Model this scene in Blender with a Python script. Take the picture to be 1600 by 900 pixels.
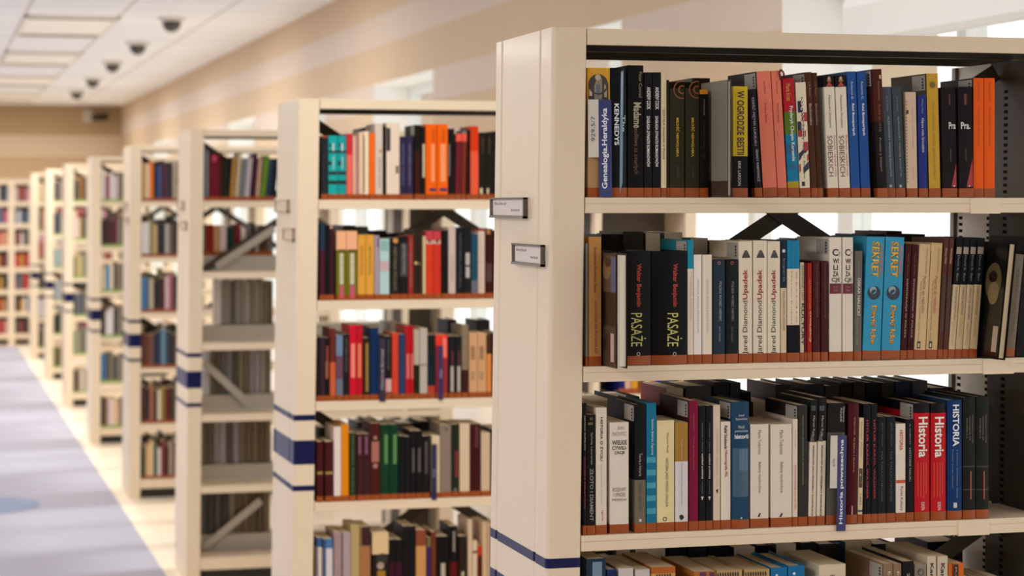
import bpy, math, random, colorsys
from mathutils import Matrix, Vector

for o in list(bpy.data.objects):
    bpy.data.objects.remove(o)
scene = bpy.context.scene
COL = scene.collection
random.seed(7)

# ------------------------------------------------------------------ camera
F = 3374.0                     # focal length in pixels of the 1600 px wide frame
TH = math.radians(15.22)       # the lens looks this far to the side of the aisle
EYE = 1.76                     # eye height
HV = 318.0                     # image row of the horizon
cam_d = bpy.data.cameras.new('camera')
cam_d.sensor_width = 36.0
cam_d.lens = 36.0 * F / 1600.0
cam_d.shift_y = (HV - 450.0) / 1600.0
cam_d.clip_end = 200
cam_d.dof.use_dof = True
cam_d.dof.focus_distance = 4.28
cam_d.dof.aperture_fstop = 4.6
cam = bpy.data.objects.new('camera', cam_d)
cam.location = (0, 0, EYE)
cam.rotation_euler = (math.radians(90), 0, -TH)
COL.objects.link(cam)
scene.camera = cam

# ------------------------------------------------------------------ light of the place
w = bpy.data.worlds.new('sky')
scene.world = w
w.use_nodes = True
wn = w.node_tree.nodes
bg = wn['Background']
bg.inputs[0].default_value = (1.0, 0.975, 0.93, 1)
bg.inputs[1].default_value = 1.5
sun_d = bpy.data.lights.new('sun', 'SUN')
sun_d.energy = 3.4
sun_d.angle = math.radians(6)
sun_d.color = (1.0, 0.95, 0.86)
sun = bpy.data.objects.new('sun', sun_d)
sun.location = (12, 14, 12)
sun.rotation_euler = Vector((-0.95, -0.22, -0.80)).to_track_quat('-Z', 'Y').to_euler()
COL.objects.link(sun)
LAMP_W = 62.0
LAMP_C = (1.0, 0.955, 0.88)

vs = scene.view_settings
scene.display_settings.display_device = 'sRGB'
vs.view_transform = 'Standard'
vs.look = 'None'
vs.exposure = 0.0
vs.gamma = 1.0
vs.use_curve_mapping = False
scene.cycles.max_bounces = 8
scene.cycles.diffuse_bounces = 5
scene.cycles.glossy_bounces = 3
scene.cycles.transparent_max_bounces = 12
scene.cycles.sample_clamp_indirect = 6.0
scene.cycles.caustics_reflective = False
scene.cycles.caustics_refractive = False

# ------------------------------------------------------------------ measuring helpers
def x_at(u, y):
    """World X of image column u on the plane Y = y."""
    return math.tan(TH + math.atan((u - 800.0) / F)) * y

def dist(x, y):
    return y * math.cos(TH) + x * math.sin(TH)

def z_at(v, x, y):
    return EYE + (HV - v) * dist(x, y) / F

# ------------------------------------------------------------------ materials
def lin(c):
    c = c / 255.0
    return c / 12.92 if c <= 0.04045 else ((c + 0.055) / 1.055) ** 2.4

def rgb(h):
    return tuple(lin(int(h[i:i + 2], 16)) for i in (0, 2, 4))

MATS = {}
def mat(h, rough=0.5, coat=0.0, metal=0.0, emit=0.0, noise=0.0, nscale=40.0, bump=0.0, spec=0.5):
    key = (h, rough, coat, metal, emit, noise, nscale, bump, spec)
    if key in MATS:
        return MATS[key]
    m = bpy.data.materials.new('paint_' + h)
    m.use_nodes = True
    nt = m.node_tree
    p = nt.nodes['Principled BSDF']
    c = rgb(h)
    p.inputs['Base Color'].default_value = (*c, 1)
    p.inputs['Roughness'].default_value = rough
    p.inputs['Metallic'].default_value = metal
    p.inputs['Coat Weight'].default_value = coat
    p.inputs['Coat Roughness'].default_value = 0.12
    p.inputs['Specular IOR Level'].default_value = spec
    if emit:
        p.inputs['Emission Color'].default_value = (*c, 1)
        p.inputs['Emission Strength'].default_value = emit
    if noise or bump:
        tc = nt.nodes.new('ShaderNodeTexCoord')
        nz = nt.nodes.new('ShaderNodeTexNoise')
        nz.inputs['Scale'].default_value = nscale
        nz.inputs['Detail'].default_value = 4
        nt.links.new(tc.outputs['Object'], nz.inputs['Vector'])
        if noise:
            mx = nt.nodes.new('ShaderNodeMix')
            mx.data_type = 'RGBA'
            mx.inputs[6].default_value = (*[x * (1 - noise) for x in c], 1)
            mx.inputs[7].default_value = (*[min(1, x * (1 + noise)) for x in c], 1)
            nt.links.new(nz.outputs['Fac'], mx.inputs[0])
            nt.links.new(mx.outputs[2], p.inputs['Base Color'])
        if bump:
            b = nt.nodes.new('ShaderNodeBump')
            b.inputs['Strength'].default_value = bump
            b.inputs['Distance'].default_value = 0.002
            nt.links.new(nz.outputs['Fac'], b.inputs['Height'])
            nt.links.new(b.outputs['Normal'], p.inputs['Normal'])
    MATS[key] = m
    return m

def glass_mat():
    m = bpy.data.materials.new('window_glass')
    m.use_nodes = True
    nt = m.node_tree
    nt.nodes.clear()
    out = nt.nodes.new('ShaderNodeOutputMaterial')
    mix = nt.nodes.new('ShaderNodeMixShader')
    tr = nt.nodes.new('ShaderNodeBsdfTransparent')
    gl = nt.nodes.new('ShaderNodeBsdfGlossy')
    gl.inputs['Roughness'].default_value = 0.02
    tr.inputs['Color'].default_value = (0.96, 0.98, 0.98, 1)
    mix.inputs[0].default_value = 0.06
    nt.links.new(tr.outputs[0], mix.inputs[1])
    nt.links.new(gl.outputs[0], mix.inputs[2])
    nt.links.new(mix.outputs[0], out.inputs[0])
    return m

# ------------------------------------------------------------------ mesh building
class MB:
    def __init__(self):
        self.v, self.f, self.m, self.mats, self.s = [], [], [], [], []
    def mi(self, m):
        if m not in self.mats:
            self.mats.append(m)
        return self.mats.index(m)
    def add(self, verts, faces, m, smooth=False):
        k = len(self.v)
        i = self.mi(m)
        self.v += [tuple(p) for p in verts]
        for f in faces:
            self.f.append([k + q for q in f])
            self.m.append(i)
            self.s.append(smooth)
    def box(self, x0, x1, y0, y1, z0, z1, m, shear=0.0, zr=0.0):
        a = shear * (z0 - zr)
        b = shear * (z1 - zr)
        v = [(x0 + a, y0, z0), (x1 + a, y0, z0), (x1 + a, y1, z0), (x0 + a, y1, z0),
             (x0 + b, y0, z1), (x1 + b, y0, z1), (x1 + b, y1, z1), (x0 + b, y1, z1)]
        self.add(v, [(3, 2, 1, 0), (4, 5, 6, 7), (0, 1, 5, 4), (1, 2, 6, 5), (2, 3, 7, 6), (3, 0, 4, 7)], m)
    def prism(self, pts, z0, z1, m, shear=0.0, zr=0.0, smooth=False):
        """Closed plan outline (counter-clockwise) raised from z0 to z1."""
        n = len(pts)
        a = shear * (z0 - zr)
        b = shear * (z1 - zr)
        v = [(x + a, y, z0) for x, y in pts] + [(x + b, y, z1) for x, y in pts]
        self.add(v, [(i, (i + 1) % n, n + (i + 1) % n, n + i) for i in range(n)], m, smooth)
        self.add(v, [tuple(range(n - 1, -1, -1)), tuple(range(n, 2 * n))], m)
    def bar(self, p, q, wd, th, m, nrm=(0, 1, 0)):
        """Flat bar from p to q; wd across, th along nrm."""
        p, q, nrm = Vector(p), Vector(q), Vector(nrm)
        d = (q - p).normalized()
        s = d.cross(nrm).normalized() * (wd / 2)
        t = nrm * (th / 2)
        v = [p - s - t, p + s - t, p + s + t, p - s + t, q - s - t, q + s - t, q + s + t, q - s + t]
        self.add(v, [(3, 2, 1, 0), (4, 5, 6, 7), (0, 1, 5, 4), (1, 2, 6, 5), (2, 3, 7, 6), (3, 0, 4, 7)], m)
    def lathe(self, prof, m, n=24, o=(0, 0, 0), smooth=True):
        k = len(prof)
        v = [(o[0] + r * math.cos(2 * math.pi * i / n), o[1] + r * math.sin(2 * math.pi * i / n), o[2] + z)
             for i in range(n) for r, z in prof]
        f = []
        for i in range(n):
            j = (i + 1) % n
            for a in range(k - 1):
                f.append((i * k + a, j * k + a, j * k + a + 1, i * k + a + 1))
        self.add(v, f, m, smooth)
    def build(self, name, parent=None, bevel=0.0, loc=None):
        me = bpy.data.meshes.new(name)
        me.from_pydata(self.v, [], self.f)
        for m in self.mats:
            me.materials.append(m)
        me.polygons.foreach_set('material_index', self.m)
        me.polygons.foreach_set('use_smooth', self.s)
        me.update()
        o = bpy.data.objects.new(name, me)
        COL.objects.link(o)
        if parent is not None:
            o.parent = parent
        if loc:
            o.location = loc
        if bevel:
            md = o.modifiers.new('edge', 'BEVEL')
            md.width = bevel
            md.segments = 2
            md.limit_method = 'ANGLE'
        return o

def tag(o, label=None, cat=None, group=None, kind=None):
    if label: o['label'] = label
    if cat: o['category'] = cat
    if group: o['group'] = group
    if kind: o['kind'] = kind
    return o

def empty(name, loc, rot=(0, 0, 0)):
    o = bpy.data.objects.new(name, None)
    o.empty_display_size = 0.05
    o.location = loc
    o.rotation_euler = rot
    COL.objects.link(o)
    return o

_TXT = {}
def text_geo(s):
    """Outline faces of a line of lettering, scaled to the unit square."""
    if s in _TXT:
        return _TXT[s]
    cu = bpy.data.curves.new('lettering', 'FONT')
    cu.body = s.lstrip('*')
    cu.offset = 0.022 if s.startswith('*') else 0.0
    cu.resolution_u = 3
    ob = bpy.data.objects.new('lettering', cu)
    me = ob.to_mesh()
    vs_ = [(p.co.x, p.co.y) for p in me.vertices]
    fs = [tuple(p.vertices) for p in me.polygons]
    ob.to_mesh_clear()
    bpy.data.objects.remove(ob)
    bpy.data.curves.remove(cu)
    if not vs_:
        _TXT[s] = ([], [])
        return _TXT[s]
    x0 = min(a for a, _ in vs_); x1 = max(a for a, _ in vs_)
    y0 = min(b for _, b in vs_); y1 = max(b for _, b in vs_)
    _TXT[s] = ([((a - x0) / max(1e-6, x1 - x0), (b - y0) / max(1e-6, y1 - y0)) for a, b in vs_], fs)
    return _TXT[s]
# ------------------------------------------------------------------ the room
XW, XG = 2.70, 2.96            # wall face, window plane
YN, YF = -3.0, 31.0            # near and far walls
XL = -7.0
ZC = EYE + 1.384               # ceiling
ZS = 0.85                      # sill
ZL = 2.10                      # head of the window band between the bays
NICHES = [(4.92 + 3.33 * k, 6.575 + 3.33 * k) for k in range(-2, 8)]
ZN = 2.50                      # head of the tall bays
TAN, BAND, WHITE = mat('cdb598', 0.8, noise=0.04, nscale=3), mat('d3c3b6', 0.8, noise=0.03, nscale=3), mat('fbfaf7', 0.7)
FRAME = mat('eef0f0', 0.4)
GLASS = glass_mat()

# floor: light wood boards beside the cases, lilac carpet in the aisle
m = bpy.data.materials.new('wood_floor'); m.use_nodes = True
nt = m.node_tree; p = nt.nodes['Principled BSDF']
tc = nt.nodes.new('ShaderNodeTexCoord'); mp = nt.nodes.new('ShaderNodeMapping')
mp.inputs['Scale'].default_value = (1, 1, 1)
br = nt.nodes.new('ShaderNodeTexBrick')
br.inputs['Color1'].default_value = (*rgb('ebdcc8'), 1); br.inputs['Color2'].default_value = (*rgb('e3d1ba'), 1)
br.inputs['Mortar'].default_value = (*rgb('c4aa88'), 1)
br.inputs['Scale'].default_value = 1.0; br.inputs['Mortar Size'].default_value = 0.002
br.inputs['Brick Width'].default_value = 1.2; br.inputs['Row Height'].default_value = 0.12
nt.links.new(tc.outputs['Object'], mp.inputs[0]); nt.links.new(mp.outputs[0], br.inputs[0])
nt.links.new(br.outputs[0], p.inputs['Base Color']); p.inputs['Roughness'].default_value = 0.35
WOOD = m
b = MB(); b.box(XL - .3, XG + .3, YN - .3, YF + .3, -0.12, 0.0, WOOD)
tag(b.build('floor'), kind='structure')
b = MB(); b.box(XL + .02, 1.10, YN + .02, 27.2, 0.0, 0.006, mat('9c9aa8', 0.85, noise=0.07, nscale=120, bump=0.3))
tag(b.build('aisle_carpet'), 'pale lilac carpet covering the aisle beside the row of bookcases', 'carpet')
b = MB(); b.lathe([(0.0, 0.0), (0.39, 0.0), (0.39, 0.004), (0.0, 0.004)], mat('7e8aa6', 0.85, noise=0.05, nscale=120), 40, (0.26, 12.9, 0.006), False)
tag(b.build('round_carpet_inlay'), 'round grey-blue inlay set in the pale lilac carpet', 'carpet inlay')

# ceiling: white tiles in a grid
m = bpy.data.materials.new('ceiling_tile'); m.use_nodes = True
nt = m.node_tree; p = nt.nodes['Principled BSDF']
tc = nt.nodes.new('ShaderNodeTexCoord'); br = nt.nodes.new('ShaderNodeTexBrick')
br.offset = 0.0
br.inputs['Color1'].default_value = (*rgb('f8faff'), 1); br.inputs['Color2'].default_value = (*rgb('f4f7fc'), 1)
br.inputs['Mortar'].default_value = (*rgb('cfc9c2'), 1); br.inputs['Scale'].default_value = 1.0
br.inputs['Mortar Size'].default_value = 0.011; br.inputs['Brick Width'].default_value = 0.68; br.inputs['Row Height'].default_value = 0.68
mp = nt.nodes.new('ShaderNodeMapping'); mp.inputs['Location'].default_value = (-0.03, 0.08, 0)
nt.links.new(tc.outputs['Object'], mp.inputs[0]); nt.links.new(mp.outputs[0], br.inputs[0]); nt.links.new(br.outputs[0], p.inputs['Base Color'])
p.inputs['Roughness'].default_value = 0.8
b = MB(); b.box(XL - .3, XG + .3, YN - .3, YF + .3, ZC, ZC + 0.15, m)
tag(b.build('ceiling'), kind='structure')

# right-hand wall: banded plaster above a continuous band of windows, taller at each bay
b = MB()
def band_boxes(y0, y1, z0, z1):
    for a, c, mm in ((2.10, 2.33, TAN), (2.33, 2.50, BAND), (2.50, 2.73, TAN), (2.73, 2.92, BAND), (2.92, ZC, TAN)):
        lo, hi = max(a, z0), min(c, z1)
        if hi - lo > 1e-4:
            b.box(XW, XG + .3, y0, y1, lo, hi, mm)
prev = YN
for y0, y1 in NICHES:
    if y1 < YN: continue
    y0 = max(y0, YN)
    if y0 > prev: band_boxes(prev, y0, ZL, ZC)
    band_boxes(y0, y1, ZN, ZC)
    prev = y1
band_boxes(prev, YF, ZL, ZC)
b.box(XW, XG + .3, YN, YF, 0, ZS, WHITE)
tag(b.build('wall_right'), kind='structure')
# white linings of the bays and the window board
b = MB()
for y0, y1 in NICHES:
    if y1 < YN + .2: continue
    b.box(XW + .003, XG, y0, y0 + .008, ZL - .002, ZN, WHITE)
    b.box(XW + .003, XG, y1 - .008, y1, ZL - .002, ZN, WHITE)
    b.box(XW + .003, XG, y0, y1, ZN - .008, ZN - .0005, WHITE)
b.box(XW - .03, XG, YN, YF, ZS, ZS + .03, WHITE)
tag(b.build('trim_1'), kind='structure')
# windows: three lights between each pair of posts
n = 0
y = NICHES[0][0] + 0.0
for k, (y0, y1) in enumerate(NICHES):
    for (a, c, top) in ((y0, y1, ZN), (y1, y0 + 3.33, ZL)):
        if c < YN + .3 or a > YF - 0.2: continue
        a = max(a, YN); c = min(c, YF)
        n += 1
        b = MB()
        half = (a + c) / 2
        for q in (a, half - .03, c - .06):
            b.box(XG - .035, XG + .035, q, q + .06, ZS + .03, top - .001, FRAME)
        for q in (ZS + .03, top - .06):
            b.box(XG - .03, XG + .03, a + .06, c - .06, q, q + .055, FRAME)
        wf = tag(b.build('window_%d' % n), kind='structure')
        g = MB(); g.box(XG - .004, XG + .004, a + .06, c - .06, ZS + .085, top - .06, GLASS)
        g.build('pane', wf)
# near, left and far walls
b = MB(); b.box(XL, XG + .3, YN - .2, YN, 0, ZC, BAND); tag(b.build('wall_near'), kind='structure')
b = MB()
for a, c, mm in ((0, 2.42, mat('b89c7b', 0.8)), (2.42, 2.72, mat('c9b299', 0.8)), (2.72, ZC, mat('a98d6b', 0.8))):
    b.box(XL, XG + .3, YF, YF + .2, a, c, mm)
tag(b.build('wall_far'), kind='structure')
b = MB()
b.box(XL - .2, XL, YN, YF, 0, 0.5, WHITE); b.box(XL - .2, XL, YN, YF, 2.8, ZC, TAN)
for k in range(13):
    b.box(XL - .2, XL, YN + k * 2.8, YN + k * 2.8 + .4, 0.5, 2.8, WHITE)
tag(b.build('wall_left'), kind='structure')

# roller blind in the near bay
r = empty('roller_blind', (2.86, 4.96, 2.262))
tag(r, 'white roller blind drawn up to the head of the tall window bay', 'blind')
b = MB()
pts = [(0.045 + 0.075 * math.cos(t), 0.115 + 0.075 * math.sin(t)) for t in [math.pi * 2 * i / 20 for i in range(20)]]
v = [(x, 0.02, z) for x, z in pts] + [(x, 1.42, z) for x, z in pts]
b.add(v, [(i, (i + 1) % 20, 20 + (i + 1) % 20, 20 + i) for i in range(20)], mat('fafaf9', 0.6), True)
b.add(v, [tuple(range(19, -1, -1)), tuple(range(20, 40))], mat('e6e6e2', 0.6))
b.build('rolled_fabric', r)
b = MB(); b.box(-0.035, -0.03, 0.03, 1.41, 0.012, 0.12, mat('eeeeec', 0.7)); b.build('hanging_fabric', r)
b = MB(); b.box(-0.045, -0.02, 0.02, 1.42, -0.012, 0.012, mat('d8d6d2', 0.4)); b.build('bottom_rail', r, 0.003)
b = MB()
for q in (0.0, 1.425):
    b.box(-0.02, 0.1, q, q + .015, 0.03, 0.212, mat('d9dbdb', 0.4))
b.build('bracket', r, 0.003)

# ceiling fittings
def ceiling_light(x0, x1, y0, y1, label, watt=1.0):
    r = empty('ceiling_light', ((x0 + x1) / 2, (y0 + y1) / 2, ZC - 0.012))
    tag(r, label, 'ceiling light', 'long light panels in the ceiling')
    hx, hy = (x1 - x0) / 2, (y1 - y0) / 2
    b = MB()
    fr = mat('e9e4da', 0.5)
    b.box(-hx, hx, -hy, -hy + .03, -.006, .012, fr); b.box(-hx, hx, hy - .03, hy, -.006, .012, fr)
    b.box(-hx, -hx + .03, -hy, hy, -.006, .012, fr); b.box(hx - .03, hx, -hy, hy, -.006, .012, fr)
    b.build('frame', r)
    for s in (-1, 1):
        b = MB()
        c = s * (hy - .11)
        for k in range(5):
            b.box(-hx + .03, hx - .03, c - .07 + k * .03, c - .058 + k * .03, -.004, .01, mat('7a6448', 0.6))
        b.build('end_louvre', r)
    b = MB(); b.box(-hx + .03, hx - .03, -hy + .2, hy - .2, 0.0, .008, mat('f4f1ea', 0.5, emit=0.08))
    b.build('diffuser', r)
    ld = bpy.data.lights.new('tube', 'AREA'); ld.shape = 'RECTANGLE'
    ld.size = 2 * hx - .08; ld.size_y = 2 * hy - .42; ld.energy = LAMP_W * watt; ld.color = LAMP_C
    lo = bpy.data.objects.new('tube', ld); lo.parent = r; lo.location = (0, 0, -0.012)
    COL.objects.link(lo)
lab = ['nearest long light panel in the white tiled ceiling, in full view',
       'second long light panel along the white tiled ceiling',
       'third long light panel along the white tiled ceiling',
       'last long light panel before the brown end wall']
for k in range(4):
    y = 16.2 + 3.85 * k
    ceiling_light(.71, 1.40, y, y + 1.9, lab[k])
for k, y in enumerate((4.65, 8.5, 12.35)):
    ceiling_light(.71, 1.40, y, y + 1.9, 'long light panel overhead, %s ahead of the first one in view' % ('three', 'two', 'one')[k], (.5, .12, .7)[k])
for k in range(4):  # added row out of view, brightens the end panels and ceiling
    ceiling_light(-2.7, -2.0, 0.8 + 7.7 * k, 2.7 + 7.7 * k, 'added unseen light panel over the far side of the aisle, %s of its line' % ('first', 'second', 'third', 'fourth')[k], 1.9)
spots = [(268, 38), (215, 75), (176, 104), (145, 129), (120, 148)]
ordn = ['nearest and largest', 'second nearest', 'middle', 'second last', 'farthest and smallest']
for k, (u, v) in enumerate(spots):
    d = (ZC - .05 - EYE) * F / (HV - v)
    xr = (u - 800) / F * d
    x = xr * math.cos(TH) + d * math.sin(TH); y = -xr * math.sin(TH) + d * math.cos(TH)
    r = empty('ceiling_spotlight', (x, y, ZC))
    tag(r, '%s dark dome spotlight in the line along the ceiling' % ordn[k], 'spotlight', 'dome spotlights along the ceiling')
    b = MB(); b.lathe([(0, 0), (.105, 0), (.105, -.012), (.075, -.03), (.06, -.03)], mat('d8d2c8', .4), 28); b.build('ring', r)
    b = MB(); b.lathe([(.076, -.026)] + [(.072 * math.cos(t), -.03 - .082 * math.sin(t)) for t in [math.pi / 2 * i / 8 for i in range(9)]], mat('3a3630', .18, coat=.5), 28); b.build('dome', r)

# small fittings under the ceiling on the far wall
d = dist(2.1, YF - .1)
r = empty('security_camera', (x_at(161, YF), YF, z_at(182, 2.0, YF)))
tag(r, 'small dark security camera high on the brown end wall', 'camera')
b = MB(); b.bar((0, 0, .03), (0, -.1, .03), .03, .03, mat('4b4034', .5), (0, 0, 1)); b.build('bracket', r)
b = MB(); b.bar((.06, -.1, 0), (-.16, -.17, -.02), .09, .09, mat('2b241c', .4), (0, 0, 1)); b.build('housing', r, .012)
r = empty('wall_speaker', (x_at(137, YF), YF, z_at(190, 2.0, YF)))
tag(r, 'small pale box on the brown end wall beside the dark camera', 'speaker')
b = MB(); b.box(-.06, .06, -.09, 0, 0, .17, mat('d8cdbf', .5)); b.build('cabinet', r, .01)
b = MB(); b.box(-.048, .048, -.094, -.088, .012, .158, mat('b9aea0', .7)); b.build('front_grille', r)
# ------------------------------------------------------------------ the bookcases
PAINT = mat('ecd9bd', 0.42, coat=0.05, noise=0.015, nscale=6)
PAINT_LIT = mat('d9d2c6', 0.45)
STEEL = mat('6f6b63', 0.45)
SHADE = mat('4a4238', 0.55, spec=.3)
BACK = mat('5a4e40', 0.6)
DARKM = mat('0e0c0b', 0.8, spec=.1)
BLUE = mat('030e48', 0.36, coat=0.08, spec=.25)
XP = 1.180                      # aisle face of every end panel
PW = 0.070                      # end panel width seen from the front
CD = 0.44                       # case depth
XRS = [2.55, 2.53] + [2.39] * 6 # inner face of the wall-side panel
XUS = [2.262] + [2.205] * 7      # intermediate upright
YC = [4.05, 7.02, 10.05, 13.02, 16.07, 19.1, 22.1, 25.1]
SH = [0.0125, 0.0145, 0.009, 0.004, 0.003, 0.002, 0.002, 0.002]   # how far each case has racked out of plumb
SZ = [EYE + .012 - .332 * i for i in range(5)] + [0.112]           # shelf tops
TOPZ = 2.105
WHERE = ['large bookcase nearest the camera', 'second bookcase of the row', 'third bookcase of the row', 'fourth bookcase of the row',
         'fifth bookcase of the row', 'sixth bookcase of the row', 'seventh bookcase of the row', 'eighth and last bookcase of the row']
CLAB = ['large cream metal bookcase nearest the camera, with two label holders on its end panel',
        'second cream metal bookcase of the row, with teal and orange books on top',
        'third cream metal bookcase, its lower shelves filled with grey-edged books behind grey rails',
        'fourth cream metal bookcase along the aisle, blue-banded, red-brown shelf strips below its books',
        'fifth cream metal bookcase along the aisle, first of those with green shelf strips',
        'sixth cream metal bookcase along the aisle, narrow in view, green strips',
        'seventh cream metal bookcase along the aisle, last but one of the row',
        'eighth cream metal bookcase, last of the row before the end wall shelving']

def outline(x0, x1, y0, y1, side):
    """Plan outline of a folded sheet panel with a rounded nose and two shallow grooves on its outer face."""
    r = .010
    p = []
    if side < 0:      # outer face towards -x
        for (cx, cy, a0) in ((x0 + r, y0 + r, 180), (x1 - r * .4, y0 + r * .4, 270)):
            rr = r if a0 == 180 else r * .4
            for k in range(5):
                a = math.radians(a0 + 22.5 * k)
                p.append((cx + rr * math.cos(a), cy + rr * math.sin(a)))
        p.append((x1, y1))
        p.append((x0 + r, y1)); p.append((x0, y1 - r))
        for gy in (y1 - .06, y0 + .085):
            p += [(x0, gy + .008), (x0 + .003, gy + .004), (x0 + .003, gy - .004), (x0, gy - .008)]
    else:
        p = [(x0, y0), (x1 - r, y0), (x1, y0 + r), (x1, y1 - r), (x1 - r, y1), (x0, y1)]
    return p

def label_holder(par, y, z, ln, sh, letter, faint=False):
    k = sh * (z - EYE)
    hb = MB()
    x = XP + k
    hb.box(x - .004, x + .001, y, y + ln, z - .021, z + .021, mat('d9d0c4', .15, coat=.8))
    E1, E2, E3, E4 = ('4a3d33', '6f665e', '5b4c3a', '84786c') if not faint else ('cbb89c', 'cdbca2', 'a08a68', 'cbb89c')
    hb.box(x - .012, x - .003, y, y + ln, z + .018, z + .0215, mat(E1, .3))
    hb.box(x - .012, x - .003, y, y + ln, z - .0215, z - .0165, mat(E2, .25))
    hb.box(x - .012, x - .003, y, y + .006, z - .0215, z + .0215, mat(E3, .3))
    hb.box(x - .011, x - .003, y + ln - .005, y + ln, z - .0215, z + .0215, mat(E4, .3))
    h = hb.build('label_holder', par)
    c = MB()
    c.box(x - .0065, x - .0045, y + .012, y + ln - .012, z - .0155, z + .0165, mat('e4d6ce' if not faint else 'e3cfb4', .5))
    ink = mat('9a8a86' if not faint else 'd0bea4', .6)
    def ln_(a, b_, q, hh):
        c.box(x - .0068, x - .0064, y + ln * a, y + ln * b_, z + q, z + q + hh, ink)
    for i in range(7):
        ln_(.90 - .05 * i - .035, .90 - .05 * i, .006, .0055 - .001 * (i % 3))
    for i in range(5):
        ln_(.42 - .05 * i - .035, .42 - .05 * i, -.007, .005 - .001 * (i % 2))
    c.build('label_card', h)

CASES = []
def make_case(k):
    Y, s, XU, XR = YC[k], SH[k], XUS[k], XRS[k]
    pe = .045 if k == 1 else PW
    root = empty('bookcase', (0, 0, 0))
    tag(root, CLAB[k], 'bookcase', 'cream metal bookcases along the aisle')
    sx = lambda z: s * (z - EYE)
    ol = outline(XP, XP + PW, Y, Y + CD, -1)
    b = MB(); b.prism(ol, 0.0, TOPZ, PAINT, s, EYE)
    ep = b.build('end_panel', root, 0.0015)
    for z0, z1 in ((1.047, 1.066), (.903, .982), (.816, .834)):
        b = MB(); e = .0005
        q = [(x - e if x < XP + .02 else x, y - e if y < Y + .02 else y) for x, y in ol]
        q = [q[9]] + [q[i] for i in range(8, -1, -1)] + [q[i] for i in range(len(q) - 1, 10, -1)]
        v = [(x + sx(z0), y, z0) for x, y in q] + [(x + sx(z1), y, z1) for x, y in q]
        n = len(q)
        b.add(v, [(i, i + 1, n + i + 1, n + i) for i in range(n - 1)], BLUE)
        b.build('blue_band', ep)
    b = MB(); b.prism(outline(XR, XR + pe, Y, Y + CD, 1), 0, TOPZ, PAINT, s, EYE); b.build('end_panel', root, 0.002)
    # intermediate upright with rows of slots
    b = MB()
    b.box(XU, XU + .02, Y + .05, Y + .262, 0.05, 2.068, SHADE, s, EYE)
    b.box(XU + .002, XU + .02, Y + .2625, Y + CD - .02, 0.05, 2.068, PAINT_LIT, s, EYE)  # upright halves: shade painted into the front, window light into the rear
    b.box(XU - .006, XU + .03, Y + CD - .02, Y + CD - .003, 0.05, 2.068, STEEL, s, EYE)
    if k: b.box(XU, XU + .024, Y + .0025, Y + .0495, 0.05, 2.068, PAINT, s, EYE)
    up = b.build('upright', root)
    if k in (1, 2):
        b = MB(); b.box(XU + .035, XR - .003, Y + .2065, Y + .2115, .06, 2.06, BACK, s, EYE)
        b.build('back_panel', root)
    if k < 2:
        b = MB()
        for y in (.190, .268, .40):
            xx = XU - .0006 if y < .25 else XU + .0014
            for i in range(132):
                z = .10 + i * .0145
                b.box(xx, xx + .0005, Y + y - .008, Y + y + .008, z, z + .0068, DARKM, s, EYE)
        b.build('slot_pattern', up)
    # shelves: a front and a back board at each level
    for i, z in enumerate(SZ):
        th = .031 if i < 5 else .055
        for half in (0, 1):
            b = MB()
            y0, y1 = (Y + .001, Y + .205) if half == 0 else (Y + .235, Y + CD - .001)
            fm = PAINT
            yf = y0 if half == 0 else y1
            zt = z
            xa, xb = XP + PW + .0012 + sx(z), XR - .0012 + sx(z)
            if k == 2 and half == 1 and 1 <= i:
                zt = z + .072
                b.box(xa, xb, y0, y0 + .012, z - th, zt, mat('b9b2a6', .5))
            b.box(xa, xb, y0 + (.0122 if zt > z else 0), y1, zt - .012, zt, fm)
            if half == 0:
                b.box(xa, xb, y0, y0 + .016, z - th, zt - .0121, fm)
            else:
                b.box(xa, xb, y1 - .016, y1, z - th, zt - .0121, fm)
            so = b.build('shelf', root, 0.0012)
            if k == 0 and half == 0:
                c = MB()
                x0 = x_at(1515, Y) if i else x_at(1516, Y); x1 = x_at(1563, Y)
                if i == 2: x0, x1 = x_at(1497, Y), x_at(1546, Y)
                if i == 1: x0, x1 = x_at(1536, Y), x_at(1584, Y)
                c.box(x0, x1, Y - .0015, Y + .03, z - .033, z - .0004, PAINT)
                c.build('shelf_clip', so, 0.001)
    # top: front and back rails with a slit of light between the two boards
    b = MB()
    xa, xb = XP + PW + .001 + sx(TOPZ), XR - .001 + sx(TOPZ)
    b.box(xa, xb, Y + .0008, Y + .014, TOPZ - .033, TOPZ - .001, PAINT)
    b.box(xa, xb, Y + .014, Y + .20, TOPZ - .013, TOPZ - .0055, SHADE)  # undersides and inner rails have their shade painted in
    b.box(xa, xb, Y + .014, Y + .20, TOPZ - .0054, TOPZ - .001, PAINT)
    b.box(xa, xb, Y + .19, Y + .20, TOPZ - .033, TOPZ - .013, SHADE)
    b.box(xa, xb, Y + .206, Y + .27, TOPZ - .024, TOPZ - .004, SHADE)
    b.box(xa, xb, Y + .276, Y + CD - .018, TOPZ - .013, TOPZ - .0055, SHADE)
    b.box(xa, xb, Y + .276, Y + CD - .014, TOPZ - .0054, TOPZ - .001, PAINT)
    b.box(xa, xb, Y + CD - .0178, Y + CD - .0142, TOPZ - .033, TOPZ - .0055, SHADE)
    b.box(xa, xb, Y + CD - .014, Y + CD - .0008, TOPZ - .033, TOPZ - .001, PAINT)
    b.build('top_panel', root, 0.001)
    b = MB(); b.box(XP + PW, XR, Y + .03, Y + CD - .03, 0.0, .054, mat('2b2824', .7)); b.build('plinth', root)
    # crossed steel braces in the middle of the case
    ym = Y + .2195
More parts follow.
